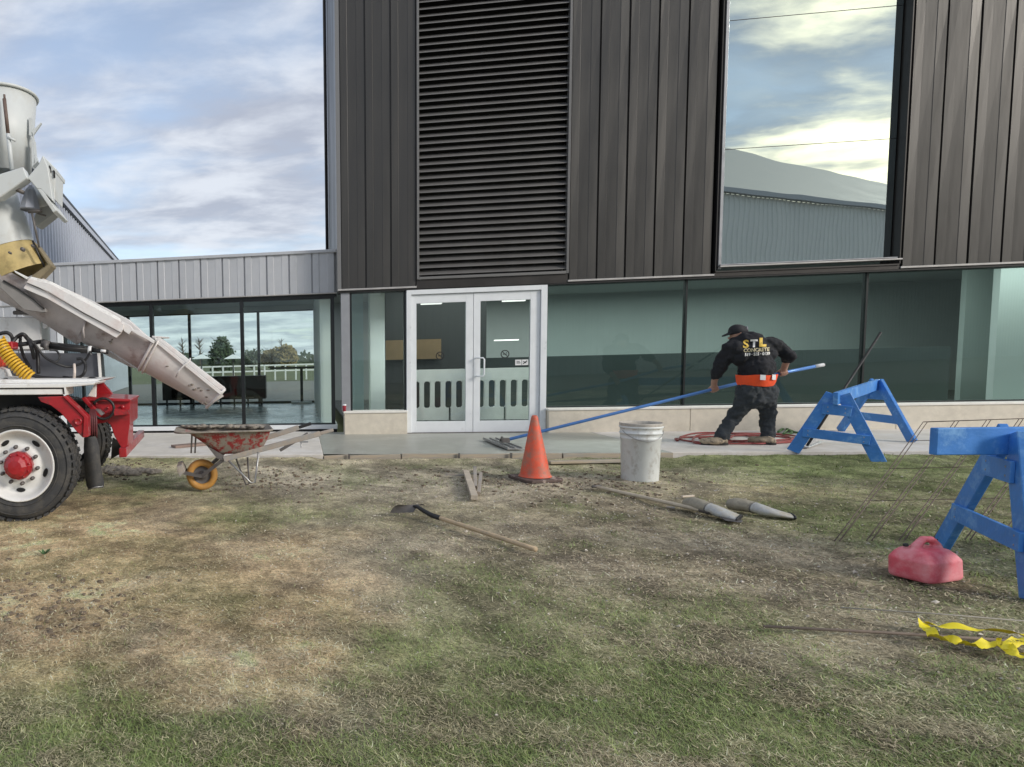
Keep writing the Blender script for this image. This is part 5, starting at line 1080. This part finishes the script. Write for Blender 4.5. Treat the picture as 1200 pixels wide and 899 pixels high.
# ================================================================== CONE, PAIL, STAKES, SHOVELS, BOOTS
def cone():
    c = onZ(627, 560.5); c = Vector((c.x, c.y, H(c.x, c.y)+.020)); C_ = thing('traffic_cone', 'scuffed orange traffic cone on the soil by the wet slab', 'traffic cone', c)
    ax = Vector((-.02, .0, 1)).normalized(); hgt = .655; part('cone', MB().lathe(c+UP*.03, ax, [(.165, 0), (.150, .02), (.142, .05), (.085, .36), (.035, hgt-.03), (.030, hgt-.01), (.022, hgt), (.018, hgt-.005)], 32), orange, C_)
    r_ = .195; a = .25; l = []
    for k in range(4):
        q = a+math.pi/4+k*math.pi/2
        for dq in (-.12, .12): l.append(c+Vector((math.cos(q+dq)*r_*1.36, math.sin(q+dq)*r_*1.36, -.012)))
    part('base', MB().prism(l, (0, 0, .035)), conebase, C_, .006)
cone()
def pail_():
    c = onZ(749.5, 561.5); c = Vector((c.x, c.y, H(c.x, c.y)-.005)); d = dep(c); Rr = 24.2/F*d*.86; hgt = .60
    P_ = thing('pail', 'tall white plastic pail with a concrete crusted rim', 'bucket', c)
    part('bucket', MB().lathe(c, UP, [(0, .004), (Rr*.88, 0), (Rr*.90, .012), (Rr*.97, hgt*.73), (Rr*1.0, hgt*.74), (Rr*1.0, hgt*.755), (Rr*.985, hgt*.76), (Rr*.99, hgt*.82), (Rr*1.045, hgt*.83), (Rr*1.045, hgt*.845), (Rr*1.0, hgt*.85), (Rr*1.01, hgt*.92), (Rr*1.06, hgt*.93), (Rr*1.06, hgt*.95), (Rr*1.02, hgt*.96), (Rr*1.03, hgt), (Rr*.99, hgt), (Rr*.96, hgt*.8), (Rr*.9, hgt*.2)], 44), pail, P_)
    part('rim', MB().lathe(c+UP*hgt, UP, [(Rr*1.035, -.025), (Rr*1.045, .0), (Rr*1.02, .008), (Rr*.98, .0), (Rr*.965, -.05)], 44), pailc, P_)
    mb = MB()
    for k in range(60): q = random.uniform(0, 6.28); rr = Rr*random.uniform(.3, .95); mb.ellipsoid(c+Vector((math.cos(q)*rr, math.sin(q)*rr, hgt-.045+random.uniform(-.01, .012))), .04, .04, .015, 7, 4)
    mb.add([c+Vector((math.cos(q)*Rr*.97, math.sin(q)*Rr*.97, hgt-.05)) for q in np.linspace(0, 6.283, 25)[:-1]], [tuple(range(24))]); part('contents', mb, pailc, P_)
    part('bail', MB().tube([c+Vector((math.cos(q)*Rr*1.05, math.sin(q)*Rr*1.05, hgt*.88-.10*math.sin((q-3.3)/2.6*math.pi))) for q in np.linspace(3.3, 5.9, 14)], .0035, 6), steel, P_)
pail_()
def stick(name, a, b, w, t, m, label, cat, wd=(1, 0, 0), point=False):
    mb = MB().board(a, b, wd, w, t)
    return solo(name, mb, m, label, cat, bevel=.002)
g = 'wooden stakes on the soil'
def gz(x, y, z): p = onZ(x, y, z); return p
q = stick('wooden_stake', gz(556, 583, .035), gz(546, 553, .035), .06, .045, mat('stake_pale', (.46, .40, .32), .85, noise=.2, nscale=12, bump=.002, bscale=60), 'thickest pale wooden stake, leftmost of the three lying together', 'stake')
q = stick('wooden_stake', gz(557, 571, .03), gz(556.5, 548, .06), .035, .035, woodw, 'slim brown wooden stake, middle one of the three lying together', 'stake')
q = stick('wooden_stake', gz(561, 578, .03), gz(563.5, 555, .05), .03, .03, woodw, 'slim short wooden stake, rightmost of the three lying together', 'stake')
q = stick('wooden_stake', gz(522, 556, .02), gz(545, 557, .02), .02, .02, woodw, 'thin dark stick on the soil left of the pale stakes', 'stick', wd=(0, 1, 0))
def spade(name, label, hx0, hx1, blade_px, zb, zt, upturn, m=woodh):
    a, b = hx0, hx1; S = thing(name, label, 'shovel', ((a+b)/2).xy.to_3d())
    dr = (b-a).normalized(); n = 12; part('handle', MB().tube([a+(b-a)*k/n-UP*.012*math.sin(math.pi*k/n)*0 for k in range(n+1)], [.017]*n+[.018], 10), m, S)
    return S, dr
# left shovel: handle (505,603)->(628,644), blade (455..500, 590..601)
ha, hb = onZ(506, 604, .035), onZ(628, 644, .018)
S, dr = spade('shovel', 'dark square shovel with a long pale handle, lying left of the cone', ha, hb, None, 0, 0, 0)
bz = [(455, 599.5), (465, 592.5), (488, 590), (499, 590.5), (494, 594), (486, 598), (472, 598.5)]
s0, s1 = onZ(486, 594, .07), ha
part('socket', MB().tube([ha+dr*.10, ha, onZ(497, 599, .055), onZ(489, 594, .075), onZ(482, 593, .07)], [.020, .020, .018, .016, .012], 10), blackr, S)
vs = []; nx_, ny_ = 7, 6; A0, A1 = onZ(498, 591.5, .085), onZ(466, 592, .085); B1, B0 = onZ(457, 600.5, .015), onZ(484, 600, .03)
for j in range(ny_):
    for i in range(nx_):
        u, v = i/(nx_-1), j/(ny_-1); p = (A0*(1-u)+B0*u)*(1-v)+(A1*(1-u)+B1*u)*v; p = p+UP*.03*math.sin(math.pi*u)*(1-v*.5); vs.append(p)
fs = [(j*nx_+i, j*nx_+i+1, (j+1)*nx_+i+1, (j+1)*nx_+i) for j in range(ny_-1) for i in range(nx_-1)]
part('blade', MB().add(vs, fs, True).add([v-UP*.005 for v in vs], [f[::-1] for f in fs], True), dirtys, S)
# right long handled tool
ha, hb = onZ(701, 571, .03), onZ(842, 602.5, .03)
S, dr = spade('shovel', 'muddy shovel with a pale handle, its blade by the rubber boots', ha, hb, None, 0, 0, 0, mat('pale_handle', (.52, .45, .34), .7, noise=.2, nscale=12))
vs = [onZ(842, 600.5, .035), onZ(855, 606, .012), onZ(871, 611, .008), onZ(868, 613, .004), onZ(850, 610.5, .006), onZ(840, 604.5, .02)]
part('blade', MB().prism(vs, (0, 0, .006)), dirtys, S, .002); part('socket', MB().tube([hb-dr*.15, hb, onZ(850, 604, .03)], [.020, .02, .013], 8), dirtys, S)
a = onZ(702, 570.5, .03); part('grip', MB().tube([a-dr*.03-Vector((.05, .03, 0)), a-dr*.03+Vector((.05, .03, 0))], .012, 8), dirtys, S)
stick('wood_offcut', onZ(799, 582, .015), onZ(813, 581, .015), .02, .015, mat('cut_pale', (.6, .52, .42), .8), 'tiny pale wood offcut above the left rubber boot', 'offcut', wd=(0, 1, 0))
stick('wood_offcut', onZ(781, 594, .012), onZ(791, 595, .012), .03, .012, woodw, 'flat brown offcut beside the muddy shovel handle', 'offcut', wd=(0, 1, 0))
def boot(px, label):
    P_ = [onZ(x, y, z) for x, y, z in px['c']]; B = thing('rubber_boot', label, 'boot', (P_[2].x, P_[2].y, 0), 'pair of rubber boots lying on the lawn')
    rings = []; n = 16; mb = MB()
    for i, (p, (rw, rh)) in enumerate(zip(P_, px['r'])):
        t = (P_[min(i+1, len(P_)-1)]-P_[max(i-1, 0)]).normalized(); s_ = t.cross(UP).normalized(); u_ = s_.cross(t); c = Vector((p.x, p.y, max(p.z, rh*.9)))
        for k in range(n): q = 2*math.pi*k/n; mb.v.append(tuple(c+s_*rw*math.cos(q)+u_*rh*math.sin(q)))
    m_ = len(P_)
    for j in range(m_-1):
        for k in range(n): mb.f.append((j*n+k, j*n+(k+1) % n, (j+1)*n+(k+1) % n, (j+1)*n+k)); mb.sm.append(True)
    mb.f.append(tuple(range(n))[::-1]); mb.sm.append(True)
    ft = MB(); cut = 4; ft.v = mb.v[:(cut+1)*n]; ft.f = [f for f in mb.f if max(f) < (cut+1)*n]; ft.sm = [True]*len(ft.f)
    sh = MB(); sh.v = mb.v[cut*n:]; sh.f = [tuple(i-cut*n for i in f) for f in mb.f if min(f) >= cut*n]; sh.sm = [True]*len(sh.f)
    part('foot', ft, mat('muddy_boot_foot', (.34, .31, .24), .7, noise=.25, nscale=14, dirt=(.24, .21, .16), dscale=12, dthr=(.45, .6), bump=.003, bscale=60), B); part('shaft', sh, bootm, B)
    part('ankle_band', MB().tube(ft.v[cut*n:], .006, 5, closed=True), mat('boot_band', (.16, .155, .14), .6), B)
    o2 = UP*-.002; e_ = [Vector(v) for v in mb.v[-n:]]; part('opening', MB().tube(e_, .009, 5, closed=True), blackr, B)
    dkm = MB(); t = (P_[-1]-P_[-2]).normalized(); s_ = t.cross(UP).normalized(); u_ = s_.cross(t); rw, rh = px['r'][-1]; c = Vector((P_[-1].x, P_[-1].y, max(P_[-1].z, rh*.9)))-t*.05
    dkm.add([c+s_*rw*.97*math.cos(q)+u_*rh*.9*math.sin(q) for q in np.linspace(0, 6.283, 17)[:-1]], [tuple(range(16))]); part('lining', dkm, blackr, B)
boot({'c': [(804.5, 590, .04), (806, 590, .05), (812, 590, .055), (822, 593, .055), (831, 596, .05), (838, 598, .045), (848, 602, .035), (858, 605, .025), (866, 608, .012)], 'r': [(.02, .02), (.05, .045), (.062, .055), (.06, .052), (.052, .045), (.06, .043), (.072, .036), (.080, .028), (.085, .018)]}, 'left grey rubber boot, its toe toward the pail')
boot({'c': [(853.5, 591, .04), (856, 591, .05), (864, 591, .055), (874, 592.5, .055), (884, 595, .05), (894, 598, .045), (904, 600.5, .035), (916, 603, .022), (928, 605.5, .01)], 'r': [(.02, .02), (.05, .045), (.062, .055), (.06, .050), (.052, .044), (.06, .042), (.068, .034), (.072, .025), (.068, .015)]}, 'right grey rubber boot, flattened open end toward the sawhorses')

# ================================================================== SAWHORSES
def sawhorse(fa, fb_, fc, fd_, hz, label, over0, over1, w=.12, bh=.14, fr=.5):
    # fa,fb: feet of first A-frame; fc,fd: feet of second
    m0, m1 = fa+(fb_-fa)*fr, fc+(fd_-fc)*fr; t0 = Vector((m0.x, m0.y, hz[0])); t1 = Vector((m1.x, m1.y, hz[1])); ax = (t1-t0).normalized()
    S = thing('sawhorse', label, 'sawhorse', Vector(((m0.x+m1.x)/2, (m0.y+m1.y)/2, 0)), 'blue painted timber sawhorses')
    part('beam', MB().board(t0-ax*over0, t1+ax*over1, UP, bh, .045), bluep, S, .004)
    for (a, b, t, sgn) in ((fa, fb_, t0, -1), (fc, fd_, t1, 1)):
        n_ = (b-a).normalized(); 
        for f, s in ((a, -1), (b, 1)):
            top = t+n_*s*.045+UP*.045; part('leg', MB().board(f, top, n_, w, .038), bluep, S, .004)
        for zf, ww in ((.80, .12), (.36, .105)):
            p0 = a+(t-a)*zf; p1 = b+(t-b)*zf; e = (p1-p0).normalized(); o_ = ax*sgn*.032; cb = part('cross_brace', MB().board(p0-e*.05+o_, p1+e*.05+o_, UP, ww, .02), bluep, S, .003); q_ = MB()
            for pp in (p0, p1):
                for dz in (-.025, .025): c_ = pp+ax*sgn*.041+UP*dz; q_.lathe(c_, ax*sgn, [(.0, .003), (.007, .002), (.007, 0)], 6)
            part('screw_heads', q_, steel, cb); WL[cb.name] = WL[cb.name]
    return S
fa, fb_ = onZ(929, 533, .06), onZ(1031, 543, .02); fc, fd_ = onZ(984, 505, ZS), onZ(1070, 518.5, ZS); fa.z = .02 if fa.y < SLAB0 else ZS+.001
sawhorse(fa, fb_, fc, fd_, (.745, .80), 'blue sawhorse straddling the slab edge behind the wire mesh', .12, .12)
na, nb = onZ(1102, 641), onZ(1208, 703); na.z = nb.z = .0
ax = Vector((1, .02, 0)).normalized()
sawhorse(nb, na, nb+ax*.85, na+ax*.85, (.80, .80), 'nearest blue sawhorse, cut off by the right edge beside the red can', .38, .15, w=.13, bh=.15, fr=.28)
# push broom/float tool leaning against the sawhorse
a, b = onZ(946, 522, ZS+.06), PD(1032, 390, dep(onZ(980, 505, ZS))-.0); b = PD(1032, 390, 8.25)
q = thing('hand_float', 'black poled edging tool leaning across the far blue sawhorse', 'concrete tool', (a.x, a.y, ZS))
part('pole', MB().tube([a, b], .014, 8), blackr, q); c0 = onZ(940, 524, ZS+.02); c1 = onZ(957, 518, ZS+.02); part('head', MB().board(c0, c1, (0, 1, 0), .12, .02).board(c0+UP*.03, c1+UP*.03, (0, 1, 0), .04, .05), mat('tool_silver', (.5, .5, .5), .4, .5, noise=.2, nscale=20), q, .004)

# gas can
def can():
    c = onZ(1084, 676); b = Vector((c.x, c.y, 0)); G = thing('fuel_can', 'faded red plastic fuel can on the grass before the near sawhorse', 'fuel can', b)
    ex = Vector((.93, .37, 0)).normalized(); ey = Vector((-.37, .93, 0)).normalized()
    L2, W2, Hh = .145, .105, .205
    secs = [(0, .95, .95), (.015, 1, 1), (.115, 1, .98), (.150, .84, .80), (.172, .70, .62), (.178, .3, .3)]; n = 8; mb = MB(); vs = []
    for z, sx, sy in secs:
        for k in range(24):
            q = 2*math.pi*k/24; cx_, sx_ = math.cos(q), math.sin(q); e = .30; X_ = math.copysign(abs(cx_)**e, cx_)*L2*sx; Y_ = math.copysign(abs(sx_)**e, sx_)*W2*sy
            off = -.035*(z/Hh)**2; vs.append(b+ex*(X_+off)+ey*Y_+UP*z)
    mb.add(vs, [(j*24+k, j*24+(k+1) % 24, (j+1)*24+(k+1) % 24, (j+1)*24+k) for j in range(len(secs)-1) for k in range(24)]+[tuple(range(24))[::-1], tuple((len(secs)-1)*24+k for k in range(24))], True)
    hp = [b+ex*(-.10)+UP*.145, b+ex*(-.09)+UP*.190, b+ex*(-.035)+UP*.226, b+ex*.03+UP*.218, b+ex*.08+UP*.180, b+ex*.120+UP*.115]
    mb.tube(hp, [.026, .022, .019, .019, .021, .026], 12)
    for p in (hp[0], hp[-1]): mb.ellipsoid(p, .03, .03, .03)
    blob('tank', mb, canred, G, .006, 3)
    s = b-ex*.115+UP*.185+ey*.03; part('cap', MB().lathe(s, (ex*-.3+UP).normalized(), [(.012, 0), (.012, .012), (.0, .014)], 12), blackr, G)
can()

# ================================================================== WIRE MESH
def mesh_panel(dx, label, c_px, n=9, ds=0.):
    # near edge on ground, far edge lifted, resting over the slab side
    a, b = onZ(978+dx, 634, .035), onZ(1110+dx, 645, .035)
    c, d = onY(1082+dx*.8, 494.5, 8.0), onY(1200, 490.5, 8.0); a2 = a; 
    Mh = thing('wire_mesh', label, 'wire mesh', (a.x, a.y, 0), 'rusty reinforcing mesh sheets')
    u = (d-c).normalized(); sp = .30; spb = .19; long_ = (c-a)
    for k in range(n):
        s = k*sp; p0 = a+u*k*spb; p1 = c+u*s; mid = p0+(p1-p0)*.5-UP*.02
        part('wire', MB().tube([p0, p0+(p1-p0)*.25-UP*.01, mid, p0+(p1-p0)*.75-UP*.01, p1], .0037, 5), wire, Mh)
    part('wire', MB().tube([c, c+u*(n-1)*sp], .0045, 5), wire, Mh)
    for t in (.25, .5, .78): part('wire', MB().tube([a+long_*t-UP*.014, a+long_*t+u*(n-1)*(spb+(sp-spb)*t)-UP*.014], .0026, 5), wire, Mh)
mesh_panel(0, 'rusty wire mesh sheet slanting from the lawn up behind the near sawhorse', None)
mesh_panel(6, 'second rusty wire mesh sheet, shifted slightly right over the first', None)
# rods on grass
a, b = onZ(895, 734, .012), onZ(1215, 753, .014); solo('rebar', MB().tube([a, (a+b)/2+UP*.004, b], .0075, 8), mat('rod_brown', (.20, .155, .12), .8, noise=.2, nscale=20), 'brown steel rod on the grass running under the yellow tape', 'rod')
a, b = onZ(985, 712, .01), onZ(1215, 729, .012); solo('rebar', MB().tube([a, (a+b)/2+UP*.004, b], .0035, 6), mat('rod_grey', (.30, .28, .24), .7, noise=.2, nscale=20), 'thin grey rod on the grass above the yellow tape', 'rod')
# caution tape
def tape():
    T_ = thing('caution_tape', 'crumpled yellow caution tape lying on the grass', 'caution tape', (onZ(1140, 755).x, onZ(1140, 755).y, 0))
    def ribbon(l, w, z, seed):
        rn = random.Random(seed); P_ = [onZ(x, y, zz+z) for x, y, zz in l]; out = []
        for i in range(len(P_)-1):
            p0, p1, p2, p3 = P_[max(i-1, 0)], P_[i], P_[i+1], P_[min(i+2, len(P_)-1)]
            for k in range(5): t = k/5; out.append(.5*((2*p1)+(-p0+p2)*t+(2*p0-5*p1+4*p2-p3)*t*t+(-p0+3*p1-3*p2+p3)*t**3))
        out.append(P_[-1]); vs = []
        for i, p in enumerate(out):
            t = (out[min(i+1, len(out)-1)]-out[max(i-1, 0)]).normalized(); s_ = t.cross(UP).normalized(); tw = .75*math.sin(i*.42+seed); n_ = s_*math.cos(tw)+UP*math.sin(tw)
            ww = w*(.85+.12*rn.random())
            for k in (-1, -.3, .3, 1): vs.append(p+n_*k*ww/2+UP*(.007*rn.random()+.016+.5*ww*abs(math.sin(tw))))
        fs = [(j*4+k, j*4+k+1, (j+1)*4+k+1, (j+1)*4+k) for j in range(len(out)-1) for k in range(3)]
        part('ribbon', MB().add(vs, fs, True), tapey, T_)
    ribbon([(1083, 736, .01), (1100, 739, .012), (1130, 742, .015), (1160, 745, .015), (1200, 750, .012), (1230, 753, .01)], .032, .0, 1)
    ribbon([(1081, 736, .01), (1088, 744, .01), (1094, 752, .01), (1102, 756, .012), (1112, 756, .015), (1125, 760, .015), (1134, 763, .012), (1150, 763, .01), (1163, 760, .012), (1172, 758, .02), (1178, 765, .012), (1190, 772, .01), (1215, 778, .01)], .044, .0, 2)
    ribbon([(1180, 767, .012), (1190, 760, .02), (1205, 754, .015), (1225, 749, .012)], .045, .004, 3)
    ribbon([(1180, 770, .01), (1195, 775, .01), (1215, 777, .01)], .03, .006, 4)
    for (x, y, s, rot) in ((1114, 741.5, .040, -.02), (1196, 751, .040, -.05), (1129, 763, .045, -.25)):
        tm = text_mesh('CAUTION' if x != 1129 else 'C', s, .0015); c = onZ(x, y, .056); ex = (onZ(x+5, y+.5, .040)-c).normalized(); ey = UP.cross(ex)
        for v in tm.vertices: v.co = ex*v.co.x*1.2+ey*(v.co.y-.014)*.75
        tm.materials.clear(); tm.materials.append(ink); o_ = put('tape_print', tm, c, T_)
tape()
# hoses
def curve_tube(P_, r_):
    out = []
    for i in range(len(P_)-1):
        p0, p1, p2, p3 = P_[max(i-1, 0)], P_[i], P_[i+1], P_[min(i+2, len(P_)-1)]
        for k in range(6): t = k/6; out.append(.5*((2*p1)+(-p0+p2)*t+(2*p0-5*p1+4*p2-p3)*t*t+(-p0+3*p1-3*p2+p3)*t**3))
    out.append(P_[-1]); return MB().tube(out, r_, 8)
l = []
for k, (cx_, cy2, rx_, ry_, a0, a1) in enumerate(((838, 513, 46, 5.5, 3.4, 9.2), (862, 515.5, 70, 5.0, 3.0, 8.6), (872, 512, 60, 4.5, 3.2, 9.0), (890, 514, 40, 5.5, 3.3, 9.3))):
    for q in np.linspace(a0, a1, 10): l.append(onZ(cx_+rx_*math.cos(q)+random.uniform(-4, 4), cy2+ry_*math.sin(q)+random.uniform(-.7, .7), ZS+.014+k*.002))
solo('garden_hose', curve_tube(l, .0115), hosered, 'loose coil of dull red hose on the slab around the worker', 'hose')
l = [onZ(x, y, ZS+.02) for x, y in ((912, 506), (920, 502), (928, 507), (918, 509), (924, 504), (934, 507), (948, 507), (966, 505))]
solo('garden_hose', curve_tube(l, .015), hosegreen, 'short loop of green hose by the curb right of the worker', 'hose')
# paper cup on the curb ledge
c = Vector((onY(403.5, 479, YF-.04).x, YF-.04, ZC)); q = thing('drink_cup', 'small red drink can with a white lid on the curb corner', 'cup', c)
part('body', MB().lathe(c, UP, [(0, 0), (.026, 0), (.031, .095)], 16), cupr, q); part('lid', MB().lathe(c+UP*.095, UP, [(.033, 0), (.033, .012), (.024, .02), (0, .02)], 16), whitem, q)
# leaf on right slab, weed
p = onZ(1128, 504.7, ZS+.006); solo('fallen_leaf', MB().add([p+Vector((-.09, 0, 0)), p+Vector((0, -.035, .01)), p+Vector((.1, .01, 0)), p+Vector((.01, .045, .012))], [(0, 1, 3), (1, 2, 3)]), mat('brown_leaf', (.11, .06, .035), .8), 'single brown fallen leaf on the pale slab behind the wire mesh', 'leaf')
p = onZ(52, 650); mb = MB()
for k in range(14):
    a = random.uniform(0, 6.28); l_ = random.uniform(.03, .06); t = Vector((math.cos(a)*l_, math.sin(a)*l_, random.uniform(.02, .05))); s_ = t.cross(UP).normalized()*.012; mb.add([p, p+t*.5+s_, p+t, p+t*.5-s_], [(0, 1, 2, 3)])
solo('weed', mb, mat('weed_green', (.06, .12, .04), .7), 'small green weed on the straw in front of the truck wheel', 'plant')
print('objects', len(bpy.data.objects), 'polys', sum(len(m.polygons) for m in bpy.data.meshes))
